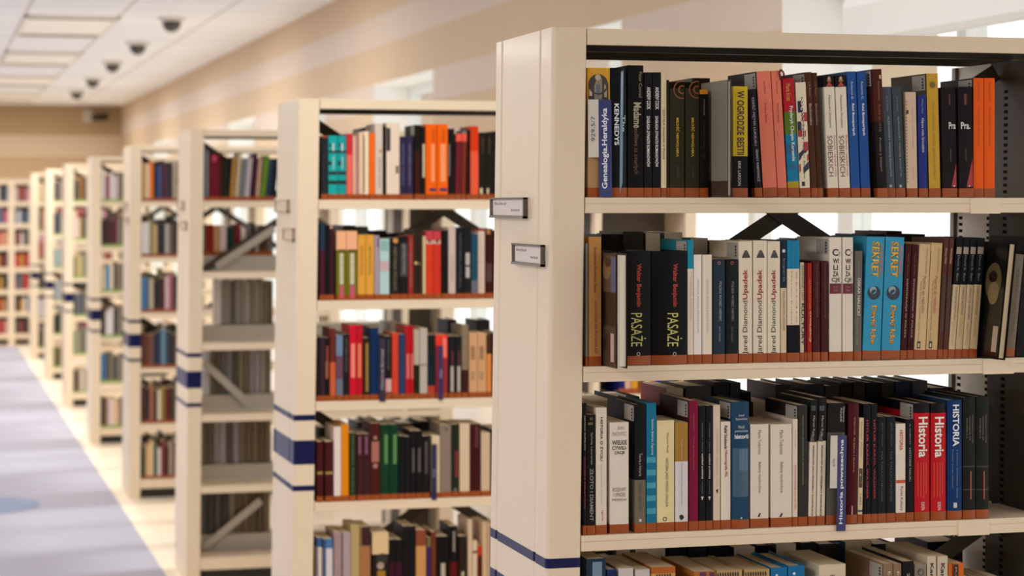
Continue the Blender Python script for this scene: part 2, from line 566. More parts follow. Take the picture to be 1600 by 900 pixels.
    for (zc, dz) in ((1.737, .31), (.76, .31))[:1 if k == 2 else 2]:
        for sg in (-1, 1):
            b = MB()
            yy = ym + sg * .0022
            b.bar((XP + PW + .004 + sx(zc), yy, zc - sg * dz), (XU - .004 + sx(zc), yy, zc + sg * dz), .036, .003, SHADE)
            b.build('brace', root)
    if k == 2:
        for (p, q) in (((338, 417), (429, 357)), ((318, 566), (392, 634)), ((318, 856), (408, 782))):
            b = MB()
            yy = Y + .2085
            P = [(x_at(u, yy), yy, z_at(v, x_at(u, yy), yy)) for u, v in (p, q)]
            b.bar(P[0], P[1], .036, .003, mat('b9b2a8', .45))
            b.build('brace', root)
    if k == 0:
        label_holder(root, 4.205, 1.751, .275, s, 'A')
        label_holder(root, 4.072, 1.657, .225, s, '')
    elif k < 4:
        label_holder(root, Y + .14, 1.751, .275, s, 'A', True)
        label_holder(root, Y + .022, 1.657, .21, s, '', True)
    CASES.append(root)
    return root
for k in range(8):
    make_case(k)

# pigeon-hole shelving across the end of the aisle
YE = 27.6
root = empty('wall_shelving', (0, 0, 0))
tag(root, 'long cream pigeon-hole shelving across the end of the aisle, under the brown wall', 'shelving')
b = MB(); 
x0, x1 = -2.2, 1.62
b.box(x0, x1, YE + .30, YE + .315, 0, EYE + .30, mat('c9bda8', .6)); b.build('back_panel', root)
cols = [x_at(18, YE) + i * .255 for i in range(-9, 6)]
for x in cols:
    b = MB(); b.box(x - .038, x + .038, YE, YE + .299, 0, EYE + .30, PAINT); b.build('divider', root)
EZ = [EYE + .30 - .275 * i for i in range(0, 8)]
for z in EZ:
    b = MB()
    for i in range(len(cols) - 1):
        b.box(cols[i] + .0385, cols[i + 1] - .0385, YE + .004, YE + .299, z - .06, z, PAINT)
    b.build('shelf', root)
# ------------------------------------------------------------------ books
PAGE = mat('d8c7a6', 0.85, noise=0.10, nscale=300)
PAGE_W = mat('efe6d6', 0.85, noise=0.06, nscale=300)
TAPE = mat('9e4a14', 0.35, spec=.35)
STICK = mat('b9b4ab', 0.5)
INK = mat('2a2624', 0.6)

def T(s, c, v0, v1, cx=.5, h=.5, d='d'): return ('T', s, c, v0, v1, cx, h, d)
def R(c, xa, xb, v0, v1): return ('R', c, xa, xb, v0, v1)
def D(c, cx, v, r, r2=0): return ('D', c, cx, v, r, r2)
def P(c, *pts): return ('P', c, pts)

def spine_y(s, bul):
    """Depth of the spine surface (negative towards the reader) at fraction s of its width."""
    return -bul * (1 - (2 * s - 1) ** 2)

def build_book(root, wd, h, dp, bands, v2z, prints, bul, hard, page, tape, sticker, x0, cov_rough, sc=None):
    t = .0022 if hard else .0007
    t = min(t, wd * .2)
    n = 8
    outer = [(0, dp)] + [(wd * i / n, .0015 + spine_y(i / n, bul)) for i in range(n + 1)] + [(wd, dp)]
    outer = [(x0 + a, c) for a, c in outer]
    inner = [(x0 + t, dp), (x0 + t, t + .0016), (x0 + wd - t, t + .0016), (x0 + wd - t, dp)]
    zs = [0.0]
    cols = []
    for i in range(len(bands) - 1, -1, -1):
        c = bands[i][0]
        top = h if i == 0 else min(h, max(0.001, v2z(bands[i - 1][1])))
        cols.append(c); zs.append(top)
    b = MB()
    m = len(outer)
    for i, c in enumerate(cols):
        mm = mat(c, cov_rough, noise=.03, nscale=60, spec=.13)
        v = [(x, y, zs[i]) for x, y in outer] + [(x, y, zs[i + 1]) for x, y in outer]
        b.add(v, [(0, 1, m + 1, m)], mat(sc, cov_rough, noise=.03, nscale=60, spec=.13) if sc else mm)  # sc: shade painted into the colour of the aisle-side board
        b.add(v, [(m - 2, m - 1, 2 * m - 1, 2 * m - 2)], mm)
        b.add(v, [(j, j + 1, m + j + 1, m + j) for j in range(1, m - 2)], mm, bul > .002)
    mt, mb_ = mat(cols[-1], cov_rough, noise=.03, nscale=60, spec=.13), mat(cols[0], cov_rough, noise=.03, nscale=60, spec=.13)
    b.add([(x, y, 0) for x, y in inner] + [(x, y, h) for x, y in inner], [(1, 0, 4, 5), (2, 1, 5, 6), (3, 2, 6, 7)], mt)
    def caps(z, flip, mm):
        k = len(outer)
        v = [(x, y, z) for x, y in outer] + [(x, y, z) for x, y in inner]
        f = [(0, 1, k + 1, k), (k - 2, k - 1, k + 3, k + 2), tuple([k + 1] + list(range(1, k - 1)) + [k + 2])]
        if flip: f = [tuple(reversed(q)) for q in f]
        b.add(v, f, mm)
    caps(h, True, mt); caps(0, False, mb_)
    b.build('cover', root)
    ins = .0035 if hard else .0006
    b = MB()
    b.box(x0 + t + .0002, x0 + wd - t - .0002, t + .002, dp - (.004 if hard else .0004), ins, h - ins, page)
    b.build('page_block', root)
    if tape:
        e = .00035
        th = tape if isinstance(tape, float) else .0186
        wrap = .02
        o = [(x0 - e, wrap)] + [(a + (-e if j == 0 else e if j == n else 0), c - e) for j, (a, c) in enumerate(outer[1:-1])] + [(x0 + wd + e, wrap)]
        k = len(o)
        b = MB()
        v = [(x, y, .0004) for x, y in o] + [(x, y, th) for x, y in o]
        b.add(v, [(j, j + 1, k + j + 1, k + j) for j in range(k - 1)], TAPE)
        b.build('spine_tape', root)
    if prints:
        b = MB()
        for p in prints:
            c = mat(p[2] if p[0] == 'T' else p[1], 0.45)
            lift = .00045 if p[0] in 'RP' else .0006
            put = lambda s, z: (x0 + min(.985, max(.015, s)) * wd, .0015 + spine_y(s, bul) - lift, z)
            if p[0] == 'T' and bul > .002:
                put = lambda s, z, m_=p[5]: (x0 + s * wd, .0015 + spine_y(m_, bul) - .0008, z)
            if p[0] == 'T':
                vs_, fs = text_geo(p[1])
                if not fs: continue
                za, zb = v2z(p[3]), v2z(p[4])
                cx, hh, di = p[5], p[6], p[7]
                if di == 'd':
                    pts = [put(cx - hh / 2 + ty * hh, za + (zb - za) * tx) for tx, ty in vs_]
                elif di == 'u':
                    pts = [put(cx + hh / 2 - ty * hh, zb + (za - zb) * tx) for tx, ty in vs_]
                else:
                    pts = [put(cx - hh / 2 + tx * hh, zb + (za - zb) * ty) for tx, ty in vs_]
                b.add(pts, fs, c)
            elif p[0] == 'R':
                _, _, xa, xb, va, vb = p
                k = 4
                v = [put(xa + (xb - xa) * i / k, v2z(vb)) for i in range(k + 1)] + [put(xa + (xb - xa) * i / k, v2z(va)) for i in range(k + 1)]
                b.add(v, [(i, i + 1, k + 2 + i, k + 1 + i) for i in range(k)], c)
            elif p[0] == 'D':
                _, _, cx, vc, rr, r2 = p
                zc = v2z(vc); k = 24
                ring = [put(cx + rr * math.cos(2 * math.pi * i / k), zc + rr * wd * math.sin(2 * math.pi * i / k)) for i in range(k)]
                if r2:
                    ri = [put(cx + r2 * math.cos(2 * math.pi * i / k), zc + r2 * wd * math.sin(2 * math.pi * i / k)) for i in range(k)]
                    b.add(ring + ri, [(i, (i + 1) % k, k + (i + 1) % k, k + i) for i in range(k)], c)
                else:
                    b.add(ring, [tuple(range(k))], c)
            else:
                b.add([put(s, v2z(v)) for s, v in p[2]], [tuple(range(len(p[2])))], c)
        b.build('spine_lettering', root)
    if sticker:
        za = h - .003
        zb = za - (sticker if isinstance(sticker, float) else .031)
        b = MB()
        xx = x0 - .0005
        b.add([(xx, .008, za), (xx, .068, za), (xx, .068, zb), (xx, .008, zb)], [(0, 1, 2, 3)], STICK)
        for i in range(4):
            zz = za - .006 - i * .006
            b.add([(xx - .0003, .014, zz), (xx - .0003, .022, zz), (xx - .0003, .022, zz - .004), (xx - .0003, .014, zz - .004)], [(0, 1, 2, 3)], INK)
        b.build('label_sticker', root)

PENDING = []
def finish_labels():
    """Every book's label: what it looks like, where it stands, and its place among those that look the same."""
    by = {}
    for o, desc, loc, x in PENDING:
        by.setdefault((desc, loc), []).append((x, o))
    words_ = ['first', 'second', 'third', 'fourth', 'fifth', 'sixth', 'seventh', 'eighth', 'ninth']
    num = ['', 'one', 'two', 'three', 'four', 'five', 'six', 'seven', 'eight', 'nine']
    for (desc, loc), lst in by.items():
        lst.sort(key=lambda q: q[0])
        for i, (_, o) in enumerate(lst):
            if len(lst) == 1:
                o['label'] = '%s, %s' % (desc, loc)
            elif len(lst) == 2:
                o['label'] = '%s of two: %s, %s' % (('left', 'right')[i], desc, loc)
            else:
                o['label'] = '%s of %s: %s, %s' % (words_[i], num[len(lst)], desc, loc)

def shelf_books(k, row, rows, loc, group, yoff=.006, back=False):
    """Stand the listed books on shelf ROW of case K. Each entry gives the spine's columns, its top and its lean as measured."""
    Y = YC[k] + yoff
    zb = SZ[row] + .0004
    if k == 2 and row >= 1: zb += .072
    for e in rows:
        u0, u1, vt, lean, desc, bands = e[:6]
        prints = [q for q in e[6:] if isinstance(q, tuple)]
        kw = {}
        for q in e[6:]:
            if isinstance(q, dict): kw = q
        yy = Y - kw.get('out', 0.0)
        X0, X1 = x_at(u0, Y), x_at(u1, Y)
        wd = (X1 - X0) - .0006
        zt = z_at(vt, (X0 + X1) / 2, Y)
        h = zt - zb
        ang = math.atan2(lean * dist(X0, Y) / F, h) if lean else 0.0
        h = h / math.cos(ang)
        px = dist(X0, Y) / F
        base = zb
        v2z = lambda v, base=base, X=(X0 + X1) / 2, Y=Y: max(.001, z_at(v, X, Y) - base) if not kw.get('divider') else z_at(v, X, Y) - base
        name = 'shelf_marker' if kw.get('divider') else 'book'
        dp = kw.get('dp', .158 + .012 * ((hash_(u0) % 7) / 7 - .5))
        if kw.get('flip'):
            r = empty(name, (X1, yy + dp, zb), (0, -ang, math.pi))
        else:
            r = empty(name, (X1 if ang > 0 else X0, yy, zb), (0, ang, 0))
        tag(r, None, 'shelf marker' if kw.get('divider') else 'book', group)
        if isinstance(bands, str): bands = [(bands,)]
        x0 = -wd if ang > 0 and not kw.get('flip') else 0.0
        if kw.get('divider'):
            build_divider(r, x0, wd, h, bands, v2z, prints, kw)
        else:
            bul = kw.get('bul', .0008) if not back else .0008
            page = PAGE_W if kw.get('white') else PAGE
            if kw.get('photo') or kw.get('face'):
                cover_picture(r, x0 + wd, dp, h, bool(kw.get('face')))
            if kw.get('ribbon'):
                c = MB()
                P0 = [(x0 + wd * .35, .012, h - .002), (x0 + wd * .2, .006, h + .012), (x0 - wd * .1, .002, h + .018), (x0 - wd * .35, -.003, h + .012), (x0 - wd * .3, -.006, h - .004)]
                for a_, b_ in zip(P0, P0[1:]):
                    c.bar(a_, b_, .004, .0006, mat('6a1420', .4))
                c.build('ribbon', r)
            build_book(r, wd, h, dp, bands, v2z, prints, bul, kw.get('hard', False), page, kw.get('tape', True), kw.get('st', False), x0, kw.get('rough', .5), kw.get('sc'))
        PENDING.append((r, desc, loc, X0))

def cover_picture(r, x, dp, h, face):
    """Printed picture on the board that faces the aisle, with a paper sticker at its outer corner."""
    b = MB()
    e = .0005
    def q(c, ya, yb, za, zb, lift=0.0):
        xx = x + e + lift
        b.add([(xx, ya, za * h), (xx, yb, za * h), (xx, yb, zb * h), (xx, ya, zb * h)], [(0, 1, 2, 3)], mat(c, .3, coat=.3))
    def blob(c, y, z, ry, rz, lift):
        b.add([(x + e + lift, y + ry * math.cos(t), z * h + rz * h * math.sin(t)) for t in [math.pi * 2 * i / 20 for i in range(20)]], [tuple(range(20))], mat(c, .3, coat=.3))
    if face:
        q('15120f', .01, dp - .002, .02, .98)
        blob('6a5a38', dp - .05, .66, .035, .16, .0002)
        blob('8a7a52', dp - .045, .56, .022, .10, .0004)
        blob('2a2218', dp - .052, .70, .018, .05, .0006)
        q('c9b09a', dp - .03, dp - .008, .06, .28, .0008)
    else:
        q('5a4a3a', .01, dp - .002, .66, .98)
        blob('8a7048', dp - .06, .86, .028, .09, .0002)
        blob('3a3024', dp - .05, .92, .02, .04, .0004)
        q('5c6a8c', dp - .032, dp - .002, .66, .97, .0004)
        q('241a14', .01, dp - .002, .36, .66, .0001)
        q('4a4038', .01, dp - .002, .02, .36, .0001)
        blob('2a2420', dp - .05, .2, .03, .1, .0003)
        q('d9b8a8', dp - .034, dp - .012, .05, .3, .0006)
    b.build('cover_picture', r)

def hash_(u):
    return int(u * 7919) ^ int(u * 31)

def build_divider(r, x0, wd, h, bands, v2z, prints, kw):
    """A plastic subject marker: a side plate between the books and a printed face in front of them."""
    b = MB()
    sp = kw.get('side', .4) * wd
    b.box(x0 + sp, x0 + wd, -.0012, 0.0, kw.get('drop', 0.0), h, mat(bands[0][0], .35, coat=.3))
    b.build('face_plate', r)
    if sp > 0:
        b = MB()
        b.box(x0, x0 + sp - .0003, -.0008, 0.0, v2z(kw.get('white_to', 245)), h, mat('d9d3cb', .45)); b.build('side_plate', r)
    b = MB()
    b.box(x0 + wd - .0003, x0 + wd + .0002, .0001, max(.002, kw.get('out', .006) - .0012), .001, h * .8, mat('dfe3e6', .2)); b.build('tongue', r)
    b = MB()
    for p in prints:
        vs_, fs = text_geo(p[1])
        za, zb = v2z(p[3]), v2z(p[4])
        c = mat(p[2], .5)
        if p[7] == 'u':
            pts = [(x0 + (p[5] + p[6] / 2 - ty * p[6]) * wd, -.0016, zb + (za - zb) * tx) for tx, ty in vs_]
        else:
            pts = [(x0 + (p[5] - p[6] / 2 + ty * p[6]) * wd, -.0016, za + (zb - za) * tx) for tx, ty in vs_]
        b.add(pts, fs, c)
    b.build('lettering', r)

# ------------------------------------------------------------------ case one, top shelf
LOC1 = ['nearest bookcase, top shelf', 'nearest bookcase, second shelf', 'nearest bookcase, third shelf', 'nearest bookcase, fourth shelf']
GRP1 = ['books on the top shelf of the nearest bookcase', 'books on the second shelf of the nearest bookcase',
        'books on the third shelf of the nearest bookcase', 'books on the fourth shelf of the nearest bookcase']
K = '17161a'; CR = 'efe2cd'; WH = 'f2ece4'
ST = {'st': True}
HARD = {'hard': True}
UJ = [R('1d2140', .1, .55, 158, 176), R('a8242c', .45, 1, 176, 190), R('1d2140', 0, .35, 190, 204), R('a8242c', 0, .8, 204, 214), R('a8242c', .5, 1, 222, 236),
      P('1d2140', (0, 240), (.6, 232), (.9, 226), (.9, 236), (0, 252)), P('a8242c', (0, 258), (1, 240), (1, 250), (0, 270)), P('1d2140', (.4, 262), (1, 252), (1, 264), (.4, 272)),
      T('*NAJWYŻSZY', 'efe2cd', 152, 222, .55, .42), T('*NAJWYŻSZY', '141318', 152, 221, .5, .38), T('wybór światów', '3a3030', 226, 280, .5, .3)]
SOB = [P('8a6a52', (.35, 121), (.65, 121), (.72, 128), (.3, 128)), P('c9a58a', (.42, 120), (.6, 120), (.58, 125), (.44, 125)), P('b03a34', (.2, 135), (.5, 127), (.85, 135)),
       T('Aleksandra Skrzypietz', '5c5550', 148, 200, .45, .26), T('SOBIESKICH', '6b2028', 212, 276, .36, .46), T('Rozkwit i upadek rodu', 'a5484a', 212, 276, .8, .24)]
BON = [T('Roberto G.', 'c9d3e6', 128, 156, .5, .24), T('*Ród Bonapartych', 'e9eef7', 162, 212, .5, .34)]
row = [
 (919, 954.5, 106, -1, 'tan book with a yellow band and old portrait photo', [('d9a437', 158), ('b99468',)], HARD, R('3a3128', .04, .93, 130, 158), D('3a3128', .48, 132, .44), R('8d8470', .3, .64, 122, 158), D('b9ab90', .46, 121, .13), R('c7b48f', .08, .2, 130, 150), R('a89878', .74, .86, 132, 152), R('5d6a86', .38, .56, 132, 150)),
 (955.5, 980, 106, -1, 'black jacketed book with a smoky pale blue streak', '15181d', {'hard': True, 'rough': .16, 'bul': .004}, P('7e99b2', (.62, 112), (.8, 110), (.74, 200), (.7, 286), (.5, 303), (.55, 200)), P('aebfd0', (.66, 114), (.74, 114), (.68, 180), (.62, 180)), T('*KENNEDYS', 'eef2f5', 162, 227, .33, .3), T('The', 'c9d4de', 180, 206, .78, .22)),  # two pale polygons paint a reflected sheen onto the jacket
 (981.5, 1006, 102, 0, 'tall black book with faint gold script title', '100f0f', HARD, T('Peter Conrad', '9a8f7a', 112, 152, .8, .2), T('*Madame', 'b5aa93', 160, 200, .6, .5), T('modlitwa za zmarłych', '6f5c34', 196, 272, .5, .36)),
 (1007, 1019.5, 113, 0, 'narrow black book with white capital lettering', K, T('*ANDREW COOK', 'e6e6e6', 136, 171, .55, .5), T('*ZAGŁADA DYNASTII ROMANOWÓW', 'e6e6e6', 181, 261, .55, .5)),
 (1020.5, 1032.5, 113, 0, 'narrow black book with white capital lettering', K, T('*ANDREW COOK', 'e6e6e6', 136, 171, .55, .5), T('*ZAGŁADA DYNASTII ROMANOWÓW', 'e6e6e6', 181, 261, .55, .5)),
 (1033.5, 1042, 112, 0, 'thin cream book with one line of dark type', 'e8d9b4', T('SZKOŁA świeczka w Polsce', '57503e', 171, 249, .5, .5)),
 (1043, 1046.3, 125, 0, 'very thin dark olive booklet', '2c2b22'),
 (1047, 1070, 138, 0, 'olive black book with red ring, yellow title', '32301f', D('8f4a26', .85, 140, .62, .54), D('8f4a26', .85, 140, .3, .2), T('*MIŁOŚĆ NIEWOLNIKA', 'd8b31e', 184, 245, .55, .24), T('powieść', '4f4a38', 260, 278, .55, .2)),
 (1071.5, 1093, 138, 0, 'olive black book with red ring, yellow title', '32301f', D('8f4a26', .85, 140, .62, .54), D('8f4a26', .85, 140, .3, .2), T('*MIŁOŚĆ NIEWOLNIKA', 'd8b31e', 184, 245, .55, .24), T('powieść', '4f4a38', 260, 278, .55, .2)),
 (1094, 1107, 140, 0, 'slim black book with an orange patch on top', [('d98a1e', 147), ('131212',)], T('Andrzejewski', '8a8680', 155, 180, .5, .25), T('Imperium zła', '3b3733', 190, 250, .5, .25)),
 (1112.5, 1119, 128, 0, 'greyish book shelved spine inwards, its page edges showing', [('8d8775', 283), ('4a3a2e',)], {'hard': True, 'out': .085, 'flip': True, 'tape': False, 'white': True, 'dp': .15}),
 (1146, 1169, 135, 0, 'black book with a large yellow title block', [('d9bb2e', 244), (K,)], {'dp': .15}, T('*W OGRODZIE BESTII', '1a1815', 142, 242, .5, .5), T('ERIK LARSON', 'd8d4cc', 252, 290, .42, .2)),
 (1180.5, 1192, 141, -11, 'narrow plum black book with pale title', '1f1820', T('*SZEŚĆ PIĘTER LUKSUSU', '9c93a4', 152, 228, .5, .5), T('IGNACY KARPOWICZ', 'cfcbd0', 234, 284, .6, .3)),
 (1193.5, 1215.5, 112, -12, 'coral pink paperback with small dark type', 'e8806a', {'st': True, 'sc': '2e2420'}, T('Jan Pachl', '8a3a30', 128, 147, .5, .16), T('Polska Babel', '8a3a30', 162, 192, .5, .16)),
 (1216.5, 1231, 111, -12, 'coral pink paperback with small dark type', 'e8806a', T('Jan Pachl', '8a3a30', 128, 147, .5, .22), T('Polska Babel', '8a3a30', 162, 192, .5, .22)),
 (1232.5, 1250, 123, -10, 'book striped red, green, blue and yellow with ribbon', [('b32230', 175), ('5d7a2a', 210), ('1f7fa8', 284), ('b59a2a',)], {'hard': True, 'ribbon': True}, T('Maria Ernst', 'd9a441', 131, 158, .45, .4), T('*Fryderyk Chopin Korzenie', 'dfe4e0', 166, 252, .6, .4), R('155f86', 0, 1, 226, 240), R('155f86', .2, 1, 258, 264)),
 (1251, 1267, 129, -8, 'cream book with a red and navy flag pattern', 'eadfc4', *UJ, P('141318', (.2, 284), (.5, 284), (.5, 291), (.2, 291))),
 (1268.5, 1278, 113, -10, 'dark brown book with pale title', '4e2f1f', ST, T('J. B. Bastian', 'a08a74', 128, 150, .5, .34), T('Bonbonnière', 'c9b49c', 162, 196, .5, .4)),
 (1278.5, 1286.5, 114, -10, 'dark brown book with pale title', '472a1c', T('J. B. Bastian', '8a7462', 128, 150, .5, .34), T('Bonbonnière', '9c8a74', 162, 196, .5, .4)),
 (1294.5, 1311, 118, -8, 'cream book with black top and dark red lettering', [('1b1716', 136), ('e9e0cf',)], {'dp': .17}, *SOB),
 (1312.5, 1329.5, 118, -8, 'cream book with black top and dark red lettering', [('1b1716', 136), ('e9e0cf',)], *SOB),
 (1331, 1345, 112, -8, 'royal blue hardback with white title', '27559a', HARD, *BON),
 (1346.5, 1361, 112, -8, 'royal blue hardback with white title', '27559a', HARD, *BON),
 (1369, 1384, 109, -10, 'maroon book turning black lower down, tan side', [('4c2018', 190), ('1c1717',)], {'st': True, 'out': .01}, R('d8b08a', .7, .9, 118, 124), T('Bernadetta', '9a6a5c', 128, 158, .6, .2), T('Róża za różą', '8c6258', 164, 206, .55, .3), T('Prosto z historii', '8d8780', 216, 268, .5, .24)),
 (1385.5, 1400, 136, -8, 'slate grey book with small pale capitals', '4a555f', T('Jerzy Besala', '8e98a2', 150, 174, .5, .2), T('ALEKSANDRY WIELKIEJ BOHATYR', 'aab2ba', 182, 276, .55, .24), D('a0a8b0', .5, 291, .16)),
 (1401, 1415.5, 136, -8, 'slate grey book with small pale capitals', '3f4a50', T('Jerzy Besala', '7e8890', 150, 174, .5, .2), T('ALEKSANDRY WIELKIEJ BOHATYR', '98a0a8', 182, 276, .55, .24), D('a0a8b0', .5, 291, .16)),
 (1418, 1434.5, 144, -3, 'pinkish cream book with a dotted edge', 'd9bfa8', *[R('6d5c4e', 0, .1, 158 + 5 * i, 160 + 5 * i) for i in range(26)], R('2a2420', 0, .25, 172, 178), T('Kuchnia staropolska', '9a8474', 168, 232, .62, .14), T('wydanie', '9a8474', 260, 280, .62, .14)),
 (1437, 1450.5, 149, -3, 'slim navy blue book with white italics', '2a3580', T('Philipp Fabry', '8f98c4', 155, 178, .5, .22), T('Klątwa rodu Grimaldich', 'dfe2f0', 185, 238, .5, .36)),
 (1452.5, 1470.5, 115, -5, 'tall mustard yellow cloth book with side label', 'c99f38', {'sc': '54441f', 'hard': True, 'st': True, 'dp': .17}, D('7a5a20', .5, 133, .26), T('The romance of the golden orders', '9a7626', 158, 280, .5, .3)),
 (1473.5, 1496.5, 137, -3, 'black book with short white title, red wedge', '1b1316', P('a81e2a', (.6, 292), (.96, 256), (.96, 292)), T('*Pra', 'e6e2e0', 191, 202, .72, .48, 'h'), R('4a2420', .5, .62, 147, 164), R('4a2420', .55, .62, 232, 252), D('d8d4d0', .8, 291, .05)),
 (1498.5, 1520.5, 136, -3, 'black book with short white title, red wedge', '1b1316', {'out': .004}, P('a81e2a', (.5, 292), (.97, 248), (.97, 292)), T('*Pra.', 'e6e2e0', 191, 202, .5, .66, 'h'), R('6a2a20', .42, .6, 147, 164), R('4a2420', .45, .52, 232, 252), D('d8d4d0', .7, 291, .05)),
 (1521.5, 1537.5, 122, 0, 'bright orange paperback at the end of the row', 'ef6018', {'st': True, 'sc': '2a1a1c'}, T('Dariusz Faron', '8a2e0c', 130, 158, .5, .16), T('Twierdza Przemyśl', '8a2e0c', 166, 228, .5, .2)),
 (1538.5, 1555, 122, 0, 'bright orange paperback at the end of the row', 'ef6018', T('Dariusz Faron', '8a2e0c', 130, 158, .5, .16), T('Twierdza Przemyśl', '8a2e0c', 166, 228, .5, .2)),
]
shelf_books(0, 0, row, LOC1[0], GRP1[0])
shelf_books(0, 0, [(918.5, 955.2, 156, -1, 'blue subject marker with white lettering beside the yellow book', [('16276e',)],
                    {'divider': True, 'side': .45, 'white_to': 246, 'out': .005}, T('*Genealogia.Heraldyka', 'eef0f6', 169, 295, .72, .3, 'u'), T('929.5/7', '4a4644', 182, 221, .2, .17, 'u'))],
            LOC1[0], 'blue subject markers')

# ------------------------------------------------------------------ second shelf
PAS = [T('*Walter Benjamin', 'c0392e', 412, 479, .62, .17), T('PASAŻE', 'd3cf74', 489, 541, .62, .42), D('a09a90', .62, 553, .055, .03)]
UPA = [P('3c3a38', (.2, 403), (.34, 396), (.45, 391), (.6, 391), (.72, 396), (.86, 403)), R('55504c', .4, .6, 393, 397), T('Jared Diamond', '24201e', 470, 553, .5, .46, 'u'), T('*Upadek', '9c2230', 421, 468, .5, .46, 'u')]
CYW = [T('*C', '2b2826', 389, 400, .48, .5, 'h'), T('Y', '2b2826', 393, 402, .82, .16, 'h'), T('*WI', '3a3430', 404, 412, .52, .5, 'h'), T('*LI', '3a3430', 414, 422, .5, .4, 'h'), T('*ZA', '3a3430', 424, 432, .5, .5, 'h'), T('*CJE', '3a3430', 434, 442, .52, .72, 'h'), R('6a1626', .02, .98, 443, 459), T('Fukuyama', 'b87880', 447, 450, .5, .4, 'h'), T('Ostatni', 'b87880', 452, 455, .5, .34, 'h')]
SEK = [T('*NAJWIĘKSZY', 'd86a1e', 384, 432, .84, .16), T('*SEKRET', '7a3a12', 378.5, 434.5, .52, .44), T('*SEKRET', 'f0c02a', 378, 434, .5, .42), D('1d2a38', .5, 458, .36), D('8aa4b8', .44, 454, .2), D('24364a', .52, 459, .2), P('c9d6de', (.3, 455), (.5, 450), (.6, 456), (.4, 462)), T('*David Icke', '7a4a12', 478.5, 538.5, .56, .32), T('*David Icke', 'f0b42a', 478, 538, .54, .3)]
REZ = [T('Mateusz Kamionka', '7d6c58', 388, 428, .7, .14), T('Powrót do realności', 'a8443a', 432, 490, .6, .34), T('Marek Podraza Kowalski Studia Prawo', '8a7864', 440, 536, .3, .14), R('2a2622', .2, .5, 534, 545), R('d8cbb0', .28, .42, 537, 543)]
TWA = [R('a89c8c', .1, .9, 386, 397), T('David K. Barr', '8a9298', 399, 440, .5, .3), T('GRANICE HISTORII', '6a5a4c', 449, 499, .5, .3), T('interpretacje i opisy', '9a8470', 503, 538, .4, .2)]
TWA2 = [R('a89c8c', .1, .9, 386, 397), T('David K. Barr', '8a9298', 399, 440, .5, .3), T('OBRAZ HISTORII', '6a5a4c', 449, 492, .5, .3), T('interpretacje', '9a8470', 496, 526, .4, .2)]
